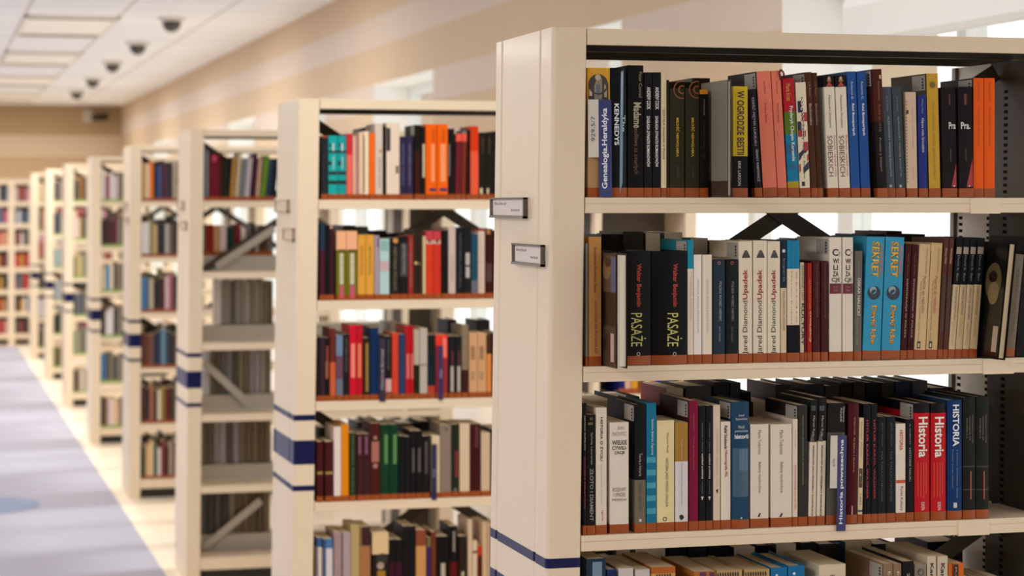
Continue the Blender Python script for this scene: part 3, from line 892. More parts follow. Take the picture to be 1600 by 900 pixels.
row = [
 (915.5, 919.5, 380, 0, 'very thin grey booklet at the very edge', '8a8780'),
 (920.5, 940, 370, 0, 'tan paperback with a dark vertical title', 'c08a4e', T('Światosław Świderski Świat', '4a3320', 386, 457, .55, .3), T('LEPSZY DZIEŃ NIE PRZYJDZIE JUŻ', '4a3320', 470, 552, .55, .3)),
 (943.5, 961, 395, 0, 'photo-covered book pushed in spine first, page edges outward', [('55463a',)], {'hard': True, 'out': .078, 'flip': True, 'tape': False, 'white': True, 'dp': .16, 'photo': True}),
 (962, 1017.5, 392, 0, 'very thick black book with red and yellow lettering', '0e0e10', {'hard': True, 'bul': .007, 'dp': .15}, *PAS),
 (1018.5, 1074, 392, 0, 'very thick black book with red and yellow lettering', '0e0e10', {'hard': True, 'bul': .007, 'dp': .15}, *PAS),
 (1075, 1084, 375, 0, 'thin white book with a teal upper strip', [('1f8fae', 420), ('e9dccb',)], {'dp': .17, 'st': True}, T('Historia kultury', '9a8c7e', 425, 500, .6, .3)),
 (1084.6, 1097, 398, 0, 'plain white paperback with faint grey type', WH, T('JANUSZ BUGAJ POCZĄTEK', 'a09aa0', 436, 520, .5, .24)),
 (1098, 1113, 398, 0, 'plain white paperback with faint grey type', 'efe0d0', T('JANUSZ BUGAJ POCZĄTEK', 'b0a098', 436, 520, .5, .22)),
 (1114.5, 1133.5, 405, 0, 'dark navy glossy book with faint lettering', '243240', {'rough': .22}, T('POLSKA WOBEC NIEMIEC', '98a8b4', 440, 502, .6, .2), T('Jacek Gajewski', '8a9aa6', 510, 534, .55, .2), D('8a6a60', .5, 411, .14, .07)),
 (1135, 1153.5, 405, 0, 'glossy black book with faint white lettering', '14161a', {'rough': .22}, T('POLSKA WOBEC NIEMIEC', '8a8e94', 440, 502, .55, .2), T('Jacek Gajewski', '6a6e74', 510, 534, .5, .2), D('8a4a40', .5, 411, .14, .07)),
 (1155, 1176, 377, 0, 'cream book with large dark and red vertical lettering', 'e9dcc6', {'st': True, 'dp': .17}, *UPA),
 (1177.5, 1199, 376, 0, 'cream book with large dark and red vertical lettering', 'e9dcc6', *UPA),
 (1200, 1219.5, 377, 0, 'cream book with large dark and red vertical lettering', 'e9dcc6', *UPA),
 (1220.5, 1229.5, 375, 0, 'thin book, navy above and cream below', [('222c3e', 450), ('dcc9a6',)], D('c8ccd0', .5, 392, .3), T('Imperia', '8a9ab0', 404, 440, .5, .4), T('SAMI PRZECIW HISTORII', '5a4a38', 455, 516, .5, .3)),
 (1230.5, 1250, 376, 0, 'book in three blocks, blue above cream above black', [('1d86b4', 420), ('ead9c2', 508), ('15141a',)], R('136a94', .3, .36, 376, 420), R('136a94', .66, .72, 376, 420), T('Marian Kukiel', 'a08c78', 424, 506, .35, .1), T('Studia', 'a08c78', 424, 506, .75, .1)),
 (1251, 1257, 410, 0, 'thin cream book with scattered dark letters', 'd2c3a2', T('ZAGINIONE LUDY', '4a4a34', 414, 470, .6, .6), T('*KULTURY', '2a2a24', 474, 540, .6, .7)),
 (1257.8, 1261, 412, 0, 'very thin dark red booklet', '6a1620'),
 (1262, 1269, 411, 0, 'thin bright red book with orange title', 'a82a1c', T('ZDERZENIE', 'e06a2a', 436, 484, .6, .5), T('*CYWILIZACJI', 'f0c8a0', 486, 534, .6, .5)),
 (1270.5, 1282, 408, 0, 'maroon book with very faint title', '4a1a20', T('Kult Rzymu RENESANS W POLSCE', '8a5a5c', 412, 496, .55, .22)),
 (1283.5, 1294, 408, 0, 'maroon book with very faint title', '4a1a20', T('Kult Rzymu RENESANS W POLSCE', '8a5a5c', 412, 496, .55, .22)),
 (1296.5, 1315.5, 371, 0, 'white book with stacked serif letters, dark red band', 'eae0d2', {'st': True, 'dp': .17}, *CYW),
 (1317, 1333.5, 371, 0, 'white book with stacked serif letters, dark red band', 'eae0d2', *CYW),
 (1334.5, 1346, 392, 2, 'grey book with white capital title', '6b6762', T('Imperium', '9a958c', 408, 432, .5, .2), T('*OSKAR HALECKI', 'd8d4cc', 434, 493, .55, .4), T('Historia i idea', '9a958c', 497, 540, .4, .24)),
 (1347.5, 1375.5, 371, 8, 'bright blue book with globe and yellow letters', '3a9cc4', {'dp': .16}, *SEK),
 (1377, 1406, 371, 8, 'bright blue book with globe and yellow letters', '3a9cc4', {'dp': .16}, *SEK),
 (1407, 1416.5, 382, 9, 'dark maroon book with white small capitals', '41161a', T('Marian Brandys', '8a5a58', 396, 432, .5, .24), T('DEMOKRACJA W POLSCE', 'cbb8b0', 436, 528, .5, .3)),
 (1417.5, 1427, 382, 9, 'dark maroon book with white small capitals', '41161a', T('Marian Brandys', '8a5a58', 396, 432, .5, .24), T('DEMOKRACJA W POLSCE', 'cbb8b0', 436, 528, .5, .3)),
 (1428, 1445.5, 382, 10, 'sand coloured book with red script and small emblem', 'd9bd92', *REZ),
 (1446.5, 1464, 380, 10, 'sand coloured book with red script and small emblem', 'd6b686', *REZ),
 (1465, 1472.5, 372, 12, 'thin brown book with white name on top', '5f382b', T('Norman Davies', 'e0c8b8', 388, 412, .5, .4), R('4a2a20', .1, .9, 430, 520)),
 (1473.3, 1480.5, 372, 12, 'thin brown book with white name on top', '5f382b', T('Norman Davies', 'e0c8b8', 388, 412, .5, .4), R('4a2a20', .1, .9, 430, 520)),
 (1481.5, 1491.5, 372, 15, 'black-topped cream book with small photo band', [('17171a', 445), ('dcc6a0',)], *TWA),
 (1492.3, 1502.5, 372, 15, 'black-topped cream book with small photo band', [('17171a', 445), ('d6bd92',)], *TWA2),
 (1503.3, 1513.5, 372, 15, 'black-topped cream book with small photo band', [('17171a', 445), ('dcc6a0',)], *TWA),
 (1514.3, 1526, 372, 15, 'black-topped cream book with small photo band', [('17171a', 445), ('d6bd92',)], *TWA2),
 (1531, 1543, 379, 20, 'dark portrait-covered book, spine inwards, page edges outward', [('1c1814',)], {'hard': True, 'out': .075, 'flip': True, 'tape': False, 'dp': .16, 'face': True}),
 (1561, 1571, 398, 17, 'grey book leaning behind the outward page edges', '6a645e', T('historia', '4a4642', 410, 500, .5, .3)),
 (1572, 1585, 398, 17, 'brown-grey book, last with a shelf strip', '7d7265', T('KRÓTKA HISTORIA', '54483e', 420, 520, .5, .36)),
 (1587, 1611, 372, 17, 'broad black book against the upright', '1c1a1a', {'tape': False}),
]
shelf_books(0, 1, row, LOC1[1], GRP1[1])

# ------------------------------------------------------------------ third shelf
PRZ = [T('Marcin Kula', 'b8b4ae', 650, 682, .5, .26), T('*PRZESZŁOŚĆ JAKO PRZEDMIOT KONSTRUKCJI', '2a2624', 696, 806, .5, .34), R('3a4048', .1, .7, 634, 642), P('5c5448', (0, 690), (.3, 672), (.6, 690))]
BAL = [T('Maria Todorova', '6a6058', 672, 710, .5, .18), T('Bałkany wyobrażone', '6a6058', 722, 770, .5, .2), P('1a1816', (.38, 808), (.5, 801), (.56, 803), (.48, 808))]
HIS = [T('*Historia', 'f4efe8', 651, 714, .5, .62), R('e0563a', .16, .2, 722, 776), R('e0563a', .34, .38, 722, 776), R('e0563a', .52, .56, 722, 778), R('e0563a', .7, .74, 722, 772), T('EUROPA', 'f0e0d8', 784, 797, .48, .22)]
WYK = [T('Wykłady i szkice', '8a8a88', 660, 706, .5, .2), T('*wykład polskiej', 'd8d4cc', 708, 748, .5, .3), T('niepodległości', '8a8a88', 752, 772, .5, .2), P('d8d4cc', (.3, 776), (.7, 776), (.5, 782))]
DAR = [T('NIEPODLEGŁOŚCI W DOBIE', '8a7a62', 648, 692, .75, .1), T('WYZWANIA XX', '8a7a62', 650, 688, .5, .1), T('WIEKU', '8a7a62', 652, 684, .28, .1), R('b0502a', .55, .64, 736, 780), R('3a4044', 0, 1, 764, 765.5), R('3a4044', 0, 1, 728, 729.5)]
row = [
 (911.5, 917, 630, 0, 'black book with red lettering at the very edge', '17151a', T('NATALIA GUMILOW', 'c8c4c0', 650, 704, .5, .4), T('*KODEKS PIRATÓW', 'a02a34', 714, 796, .5, .5)),
 (917.8, 930.5, 648, 0, 'black book with grey letter-spaced title', '16140f', R('6a5c40', .1, .7, 660, 664), D('5a4c30', .5, 654, .2), T('Sylwia Laurenza', 'a09a92', 676, 726, .55, .34), T('*ZŁOTO I DIAMENT', '8d8a86', 732, 814, .55, .44)),
 (931.5, 948.5, 637, 0, 'white book with bold dark title halfway up', 'e6d9c8', {'dp': .165}, T('*HISTORIA O ŻYCIU', '2a2622', 652, 720, .55, .3), T('opowieść dawna', 'a89c90', 726, 786, .5, .16), T('Ignis', 'b0562a', 798, 814, .6, .24)),
 (953.5, 983, 660, 0, 'wide white book with stacked serif title', 'e6ddd0', {'dp': .17}, T('JEAN', '9c948c', 666, 673, .56, .36, 'h'), T('MATHYEZ', '9c948c', 675, 681, .5, .74, 'h'), T('*WIELKIE', '5a504a', 688, 695, .5, .8, 'h'), T('*CYWILI-', '5a504a', 697, 703, .5, .8, 'h'), T('*ZACJE', '5a504a', 705, 711, .5, .56, 'h'), T('ROZKWIT', '8a6a60', 762, 768, .5, .72, 'h'), T('I UPADEK', '8a6a60', 770, 776, .5, .66, 'h'), T('IMPERIÓW', '8a6a60', 778, 783, .5, .8, 'h')),
 (992.5, 1009.5, 632, 0, 'tall black book with taupe lower end', [('16161a', 750), ('736b5e',)], {'hard': True, 'st': True, 'dp': .18}, T('Teoria a historia', 'a8a8a6', 708, 744, .5, .3), T('Teoria i stos Marii', '4a443c', 754, 798, .5, .26), R('d8d4cc', .38, .6, 811, 815)),
 (1010.5, 1026, 630, 0, 'teal book with lighter stripes low down', '1a7496', {'hard': True, 'dp': .185}, T('Stanisław Bielański Zaginiony', 'd8e8ee', 655, 711, .6, .3), *[R('3a9cb4', 0, 1, 714 + 20 * i, 723 + 20 * i) for i in range(5)]),
 (1027, 1054, 657, 0, 'pale yellow book with thin dark type', 'e8d9a6', {'dp': .17}, T('Wojciech Piasek', '5a523e', 676, 708, .6, .15), T('HISTORIA JAKO WIEDZA LOKALNA', '4a4436', 716, 792, .55, .2), D('3a3630', .45, 811, .12, .08)),
 (1055.5, 1075.5, 660, 0, 'lavender white book with tan upper block', [('a8803c', 721), ('dcd6da',)], T('Pogranicze', 'd0b078', 686, 718, .5, .16), T('Przeszłość jako przedmiot', '8a8486', 724, 790, .5, .16), P('1a1816', (.3, 806), (.45, 804), (.6, 805), (.7, 809), (.5, 813), (.35, 811))),
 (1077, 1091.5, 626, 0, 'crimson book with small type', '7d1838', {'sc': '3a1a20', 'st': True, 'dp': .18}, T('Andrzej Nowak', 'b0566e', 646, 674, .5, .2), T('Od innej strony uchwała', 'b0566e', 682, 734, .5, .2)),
 (1092.3, 1103, 634, 0, 'slim black book with white handwriting title', '15161a', *WYK),
 (1103.8, 1114, 634, 0, 'slim black book with white handwriting title', '15161a', *WYK),
 (1115, 1126, 633, 0, 'slim cream book with grey letter-spaced title', 'dccbb6', T('POLSKA BEZ WOJNY', '9a8c7c', 670, 710, .5, .2), T('Wyzwolenie rzeczy', '9a8c7c', 714, 760, .5, .2), P('1a1816', (.3, 766), (.7, 764), (.6, 772))),
 (1127, 1142, 659, 0, 'white book with black and red title', 'e9ddcc', T('*Rafał Stobiecki', '1d1a18', 665, 702, .5, .34), T('*Historiografia PRL', 'b02a2a', 704, 746, .5, .36)),
 (1143.5, 1171, 628, 0, 'thick navy hardback with centred white title', '234664', {'hard': True, 'bul': .006, 'st': True, 'dp': .17}, T('Józef', 'c9d6e0', 647, 651, .5, .34, 'h'), T('Szymański', 'c9d6e0', 652, 657, .5, .66, 'h'), T('Nauki', 'c9d6e0', 664, 669, .5, .36, 'h'), T('pomocnicze', 'c9d6e0', 671, 676, .5, .74, 'h'), T('*historii', 'eef2f6', 678, 685, .5, .78, 'h'), R('3c5a74', .05, .95, 700, 776), R('52708a', .38, .9, 702, 735), D('c9d0d6', .5, 809, .05)),
 (1173, 1201.5, 663, 0, 'thick white book with small brown type', 'e6dacc', {'dp': .17}, *BAL),
 (1205, 1238, 663, 0, 'thick white book with small brown type', 'e6dacc', {'dp': .17}, *BAL),
 (1239, 1247, 655, 0, 'thin white book with pinkish title', 'e6d6c8', {'dp': .17}, T('Jerzy Topolski', '9a8c80', 672, 700, .5, .26), T('WPROWADZENIE DO HISTORII', 'c06a60', 726, 796, .5, .4)),
 (1248, 1262, 633, 0, 'dark grey book with one fine line of type', '34332f', {'st': True, 'dp': .18}, T('POLSKA MYŚL HISTORYCZNA A HISTORIOGRAFIA', 'a09c94', 650, 758, .5, .16)),
 (1263, 1274.5, 625, 4, 'black-topped white book with tall black title', [('1b1a18', 691), ('e2d6c2',)], {'dp': .18}, *PRZ),
 (1275.8, 1288.5, 621, 4, 'black-topped white book with tall black title', [('1b1a18', 689), ('e2d6c2',)], {'dp': .18}, *PRZ),
 (1291, 1318.5, 630, 3, 'black book with grey lower end behind the marker', [('1c1917', 676), ('5a5650',)], T('Małgorzata', 'c8c4bc', 636, 660, .9, .12), T('Poradnik', 'c8c4bc', 638, 660, .76, .12)),
 (1322.5, 1339, 631, 4, 'maroon hardback with tiny gold capitals', '4f141d', {'hard': True, 'bul': .004, 'dp': .175}, T('WOJNA I WIEK', 'c0a08a', 652, 680, .5, .16), T('KLĘSKA I SŁAWA', 'c0a08a', 684, 738, .5, .16), R('c8b4a0', .4, .5, 790, 804)),
 (1340, 1347.5, 653, 3, 'thin cream book with a small crowd picture', 'd9c6a2', {'dp': .17}, T('Dzieje Polski', '6a5c48', 660, 716, .5, .3), R('4a3a24', .1, .9, 732, 762), D('c09a6a', .4, 742, .2), D('a8482a', .6, 754, .2), R('3a4a6a', 0, 1, 797, 800), T('1492', '6a5c48', 772, 790, .5, .3)),
 (1350, 1361, 631, 0, 'black book with thin red capitals', '15141a', {'dp': .175}, T('*HITLER KAROL WAGNER', 'a8242e', 656, 780, .5, .3)),
 (1361.6, 1371.5, 631, 0, 'black book with thin red capitals', '15141a', {'dp': .175}, T('*HITLER KAROL WAGNER', 'a8242e', 656, 780, .5, .3)),
 (1372.3, 1385, 651, 0, 'near-black book with dim capitals', '1a1e22', T('JERZY BESALA', '4e524e', 660, 698, .5, .28), T('NA FALOCHRONIE', '4e524e', 706, 784, .5, .28)),
 (1386, 1399.5, 651, 0, 'near-black book with dim capitals', '1a1e22', T('JERZY BESALA', '4e524e', 660, 698, .5, .28), T('NA FALOCHRONIE', '4e524e', 706, 784, .5, .28)),
 (1400.3, 1415.5, 662, 0, 'white book with an orange rule and orange title', 'e9ddd0', T('*HISTORIA', 'c0562e', 672, 704, .55, .36), R('c8542c', 0, 1, 750, 755), T('Punkt Kultury', '3a3632', 760, 798, .55, .4)),
 (1416.5, 1428, 655, 0, 'thin black book with small white type', '17161a', T('A. KUBICKI', 'a8a49e', 662, 694, .5, .2), T('HISTORIE NAUKI', 'a8a49e', 700, 752, .5, .3)),
 (1429.5, 1453, 630, 0, 'red book with rounded black top, big white title', [('17151a', 645), ('c41c26',)], {'hard': True, 'bul': .005, 'st': True, 'dp': .175}, *HIS),
 (1455, 1478.5, 630, 0, 'red book with rounded black top, big white title', [('17151a', 645), ('c41c26',)], {'hard': True, 'bul': .005, 'dp': .175}, *HIS),
 (1480.5, 1503.5, 625, 0, 'blue hardback with tall white serif capitals', '14386c', {'hard': True, 'bul': .005, 'dp': .18}, T('*HISTORIA', 'eef0f4', 632, 697, .52, .44), T('Przekład źródeł dawnych', '7a94b8', 702, 762, .3, .12), T('a kultura narodowa dzieje', '7a94b8', 702, 778, .6, .12), R('c8ccd0', .36, .6, 785, 793)),
 (1505, 1524.5, 621, 0, 'dark volume with orange stripes and small gold title', '1d1f1d', {'hard': True, 'bul': .003, 'dp': .18}, *DAR),
 (1525.5, 1545.5, 620, 0, 'dark volume with orange stripes and small gold title', '1d1f1d', {'hard': True, 'bul': .003, 'dp': .18}, *DAR),
]
shelf_books(0, 2, row, LOC1[2], GRP1[2])
shelf_books(0, 2, [(1292.5, 1318, 680, 2.2, 'blue subject marker jutting from the third shelf', [('182068',)],
                    {'divider': True, 'side': .44, 'white_to': 762, 'out': .009, 'drop': -.012}, T('*Historia powszechna', 'e9e8f0', 686, 818, .72, .26, 'u'), T('93/9', '5a5450', 716, 728, .2, .14, 'd'))],
            LOC1[2], 'blue subject markers')

# ------------------------------------------------------------------ fourth shelf: only the heads of the books show
row = [
 (917, 947, 873, 0, 'black and blue photographic book at the aisle end', '223648', {'rough': .2, 'dp': .18}, R('6f8da4', .3, .8, 878, 960)),
 (949, 963, 890, 0, 'navy blue book', '1f2c5c', {'dp': .18}),
 (967, 990, 888, 0, 'light grey-white book', 'cfc7c4', {'dp': .19}),
 (993, 1016, 890, 0, 'light grey-white book', 'cbc2be', {'dp': .19}),
 (1018, 1056, 886, 0, 'wide book, orange top and lettered spine', [('b8642e', 896), ('c89a5c',)], {'dp': .19}, *[R('3a2c1c', .2 + .11 * i, .26 + .11 * i, 897, 960) for i in range(6)]),
 (1085, 1119, 893, 0, 'brown book with purple squares', 'b0702c', {'dp': .2}, R('5a1f5c', .25, .55, 894, 900), R('5a1f5c', .7, .95, 895, 901)),
 (1120.5, 1160, 891, 0, 'ochre-patterned book with a dark blue side', 'c0a070', {'dp': .19, 'hard': True}, *[P('33241a', (.1 * i, 896), (.1 * i + .05, 893), (.1 * i + .08, 899), (.1 * i + .03, 903)) for i in range(9)]),
 (1164, 1203, 890, 0, 'ochre-patterned book with a dark blue side', 'c0a070', {'dp': .19, 'hard': True}, *[P('33241a', (.1 * i, 895), (.1 * i + .05, 892), (.1 * i + .08, 898), (.1 * i + .03, 902)) for i in range(9)]),
 (1205, 1230.5, 887, 0, 'bright blue hardback', '1d6fa4', {'dp': .19, 'hard': True}, D('d8e4ea', .35, 899, .08)),
 (1232, 1258, 884, 0, 'bright blue hardback', '1d6fa4', {'dp': .19, 'hard': True}, D('d8e4ea', .35, 896, .08)),
 (1280, 1322, 882, 0, 'wide ivory book with brown lettering', 'd8cbb0', {'dp': .19}, T('KULTURA', '6a4a34', 898, 960, .5, .2)),
 (1381, 1395.5, 881, 0, 'tan book with white lettering', '8d745c', {'dp': .19, 'st': True}, T('Ed. Nowak', 'e0d4c4', 893, 950, .6, .3)),
 (1396.5, 1409, 881, 0, 'tan book with white lettering', '8d745c', {'dp': .19}, T('Ed. Nowak', 'e0d4c4', 893, 950, .6, .3)),
 (1410.5, 1428.5, 877, 0, 'tall black book', '17161a', {'dp': .2}, T('Ziemia', 'c8c4bc', 895, 950, .5, .2)),
 (1430, 1448, 882, 0, 'grey book with a swirling pattern', '8d8478', {'dp': .18}, D('5a5048', .5, 894, .3, .2), D('5a5048', .4, 892, .1)),
 (1449.5, 1463.5, 869, 0, 'cream book with bold dark title', 'd2c2ac', {'dp': .2}, T('*Karo La', '2a2622', 880, 930, .5, .4)),
 (1465.5, 1481.5, 869, 0, 'cream book with bold dark title', 'd2c2ac', {'dp': .2}, T('*Karo La', '2a2622', 880, 930, .5, .4)),
 (1482.5, 1488.5, 880, 0, 'thin orange book', 'c8662a', {'dp': .18}),
 (1489.5, 1506.5, 880, 0, 'orange and black book', 'd2691e', {'dp': .18}, R('17161a', 0, .5, 882, 960), T('Raport', 'e07a34', 886, 940, .25, .2)),
 (1508, 1522, 903, 0, 'low dark brown book by the upright', '3a2418', {'dp': .19}),
 (1523, 1540, 908, 0, 'low rust-brown book by the upright', '7a3418', {'dp': .19}),
 (1541, 1556, 910, 0, 'low sand coloured book by the upright', 'c0a27c', {'dp': .19}),
 (1557, 1573, 911, 0, 'low brick-red book by the upright', '6a2c18', {'dp': .19}),
 (1574, 1592, 911, 0, 'low teal-sided book by the upright', '1d6a84', {'dp': .19, 'white': True}),
]
shelf_books(0, 3, row, LOC1[3], GRP1[3])

# ------------------------------------------------------------------ the row behind, shelved from the other side: fore edges and tops show
def back_row(k, row_, rows, loc, group):
    shelf_books(k, row_, [(a, c, v, 0, d_, col, {'tape': False, 'dp': .168, 'hard': hd, 'flip': not hd, 'white': True}) for a, c, v, d_, col, hd in rows], loc, group, yoff=.255, back=True)
BL = ['nearest bookcase, top shelf, back row', 'nearest bookcase, second shelf, back row', 'nearest bookcase, third shelf, back row']
BG = ['books in the back rows of the nearest bookcase'] * 3
back_row(0, 0, [(1043, 1080, 128, 'dark olive book', '3a3528', True), (1082, 1110, 122, 'tall olive-grey book', '4a4536', True)], BL[0], BG[0])
back_row(0, 1, [
 (940, 972, 366, 'black book behind the photo cover', '1a1718', True), (974, 1006, 362, 'dark olive-grey book', '3f3c34', True), (1008, 1032, 364, 'mid grey book', '6a6a6c', False),
 (1037, 1066, 363, 'pale grey book', '85827d', False), (1078, 1106, 372, 'dark brown-grey book', '4a443c', False), (1112, 1150, 377, 'grey side of a broad book', '6a655c', True),
 (1155, 1180, 388, 'black book behind the cream trio', '1c1b1a', True), (1184, 1215, 386, 'brown book behind the cream trio', '4a3424', True), (1222, 1262, 375, 'grey-brown book', '5b564f', True), (1264, 1292, 373, 'taupe book', '5e564c', True),
 (1296, 1326, 376, 'dark green book', '24302a', True), (1329, 1352, 369, 'black flat-topped book', '17171a', True), (1354, 1384, 366, 'charcoal book', '232326', True), (1386, 1410, 361, 'dark wine-red book', '3a1a1c', True), (1412, 1446, 366, 'deep brown book', '2e1c18', True), (1450, 1482, 372, 'umber book', '44342a', True)], BL[1], BG[1])
back_row(0, 2, [
 (925, 962, 626, 'tan-topped book', 'a88f6c', False), (966, 1000, 620, 'black album', '1d1f22', True), (1003, 1036, 634, 'brown album', '4a3a2c', True), (1040, 1068, 607, 'white-topped red-edged book', '8a2c2c', False), (1072, 1112, 603, 'grey-topped album', '55524c', True),
 (1116, 1140, 597, 'tall black album with violet side', '24202a', True), (1142, 1158, 598, 'tall slate book', '37393b', True), (1160, 1174, 612, 'black book', '17171a', True),
 (1176, 1208, 628, 'pale blue-grey book', '7f868a', False), (1212, 1236, 601, 'dark zigzag-patterned album', '3a3030', True), (1238, 1256, 612, 'violet-dark book', '26243a', True),
 (1258, 1288, 600, 'long charcoal album', '2c2d2f', True), (1290, 1312, 603, 'olive-brown book', '3a3226', True), (1314, 1332, 598, 'dark volume', '1f1d1b', True), (1334, 1352, 597, 'coffee-brown volume', '382c20', True),
 (1354, 1376, 598, 'ink-black volume', '121214', True), (1378, 1398, 598, 'olive volume', '3c362a', True), (1400, 1424, 596, 'blue-topped volume', '2c3a52', True), (1426, 1450, 595, 'steel-grey volume', '4a4c50', True), (1454, 1490, 606, 'black broad volume', '1a1a1a', True)], BL[2], BG[2])
back_row(0, 3, [(930, 958, 862, 'dark grey book', '34322f', True), (962, 985, 858, 'white patterned book', '9a9a9e', False), (992, 1040, 857, 'silver-grey book', '8a8c92', False), (1046, 1072, 850, 'black album', '17171a', True),
 (1076, 1104, 854, 'graphite album', '26262a', True), (1108, 1140, 852, 'brown-black album', '231d18', True), (1146, 1180, 855, 'violet-grey book', '4a4450', False), (1184, 1206, 852, 'black box-like book', '121214', True), (1212, 1244, 850, 'pale grey book', '6f7076', False),
 (1252, 1276, 848, 'ebony album', '131315', True), (1280, 1312, 850, 'dark umber album', '2a221c', True), (1320, 1362, 846, 'blue and white album', '3a5c9a', False), (1366, 1400, 850, 'slate album', '33353a', True), (1450, 1505, 846, 'plum picture-covered book', '2a2430', True)],
 'nearest bookcase, fourth shelf, back row', BG[0])
# ------------------------------------------------------------------ second bookcase
LOC2 = ['second bookcase, %s shelf' % q for q in ('top', 'second', 'third', 'fourth', 'fifth')]
GRP2 = ['books on the %s' % q for q in LOC2]
def TL(c, v0, v1, cx=.5, h=.3, s='HISTORIA POLSKA'): return ('T', s, c, v0, v1, cx, h, 'd')
TEAL = [R('14201e', 0, 1, 235, 239), R('14201e', 0, 1, 268, 273), R('14201e', 0, 1, 282, 288), R('14201e', 0, .35, 252, 258), R('14201e', .1, .3, 224, 230), R('d8d4d8', .45, .62, 224, 236), R('a8d4d4', .5, .62, 244, 264)]
row = [
 (502.5, 512.5, 212, 0, 'black book with brick-red top, first by the end panel', [('9a4a38', 215), ('24282e',)]),
 (513.5, 527.5, 212, 0, 'turquoise book with black bands', '16a7a4', *TEAL),
 (528, 541, 212, 0, 'turquoise book with black bands', '149c9e', *TEAL),
 (542, 551, 209, 0, 'red book paling to salmon', [('cf2f3c', 242), ('ea6a5c',)]),
 (551.5, 556.5, 212, 0, 'thin salmon-cream book', 'e6b096'),
 (557, 561, 212, 0, 'thin mauve book', 'b08a8c', TL('8a5a6a', 216, 250)),
 (561.5, 567.5, 207, 0, 'thin peach-cream book', 'eccaa8'),
 (568.5, 576.5, 205, 0, 'cream book with a brown edge', 'f0dcc0', R('5a3220', 0, .16, 212, 300)),
 (577.5, 586, 208, 0, 'plain orange book', 'f56a0a'),
 (586.5, 598, 193, 0, 'tall whitish book with grey lettering', 'd8cabc', TL('7a7470', 246, 294, .6, .34), D('c0823a', .7, 236, .2)),
 (598.5, 603.5, 197, 0, 'black book between two tall whitish books', '1b1618'),
 (604, 624.5, 192, 0, 'broad tall whitish book with a dark emblem', 'e8d6c2', R('7a6a60', .7, .95, 259, 271), R('2a2024', 0, .3, 200, 236)),
 (625.5, 634.5, 213, 0, 'indigo book', '2f2848', TL('7a74a0', 225, 290)),
 (635, 645.5, 213, 0, 'indigo book', '2f2848', TL('8a84a8', 225, 290)),
 (648.5, 657, 195, 0, 'tall black-brown book', [('17140f', 235), ('3a1714',)], {'st': True}),
 (657.5, 664.5, 198, 0, 'black book with a cream title strip', '141212', R('d8c09a', .45, .95, 225, 277)),
 (665.5, 682.5, 194, 0, 'wide orange book with pale block, blue mark', 'f46408', TL('7a3a14', 203, 222, .7, .2), R('f79a62', .5, .82, 225, 284), R('3a2a5a', .35, .95, 294, 299)),
 (683.5, 700, 194, 0, 'wide orange book with pale block, blue mark', 'f46408', TL('7a3a14', 203, 222, .6, .2), R('f79a62', .3, .8, 225, 284), R('3a2a5a', .2, .95, 294, 299)),
 (700.5, 710.5, 201, 0, 'black book beside the wide orange pair', '141210', R('8a8680', .1, .25, 225, 275)),
 (711, 719.5, 209, 2, 'wine-red book with a bright red head', [('f05a4a', 221), ('6a1f28',)]),
 (720.5, 727.5, 209, 2, 'wine-red book with a bright red head', [('f05a4a', 221), ('7a2a22',)]),
 (729.5, 735, 203, 0, 'narrow black book', '12100f', {'st': True}),
 (735.5, 748, 197, 0, 'vermilion book paling downwards', [('d8390f', 236), ('ea5c3c',)]),
 (749, 759.5, 207, 0, 'dark olive-black book', '1d1a12', TL('6a5a3a', 215, 240), R('d8c8a8', .1, .5, 294, 303)),
 (760, 769.5, 207, 0, 'dark olive-black book', '1d1a12', TL('6a5a3a', 215, 240), R('d8c8a8', .1, .4, 294, 303)),
 (770.5, 782, 205, 0, 'dark brown book at the far end of the shelf', '241c16'),
]
shelf_books(1, 0, row, LOC2[0], GRP2[0])
OLV = [R('4a2018', .1, 1, 390, 393), R('ded6bc', .35, .7, 396, 444), TL('7a7a5a', 398, 442, .52, .2), R('c8506a', .35, .75, 446, 466)]
ELF = [R('f0d0c4', .05, .95, 375, 381), D('6a2a2a', .5, 377, .3)]
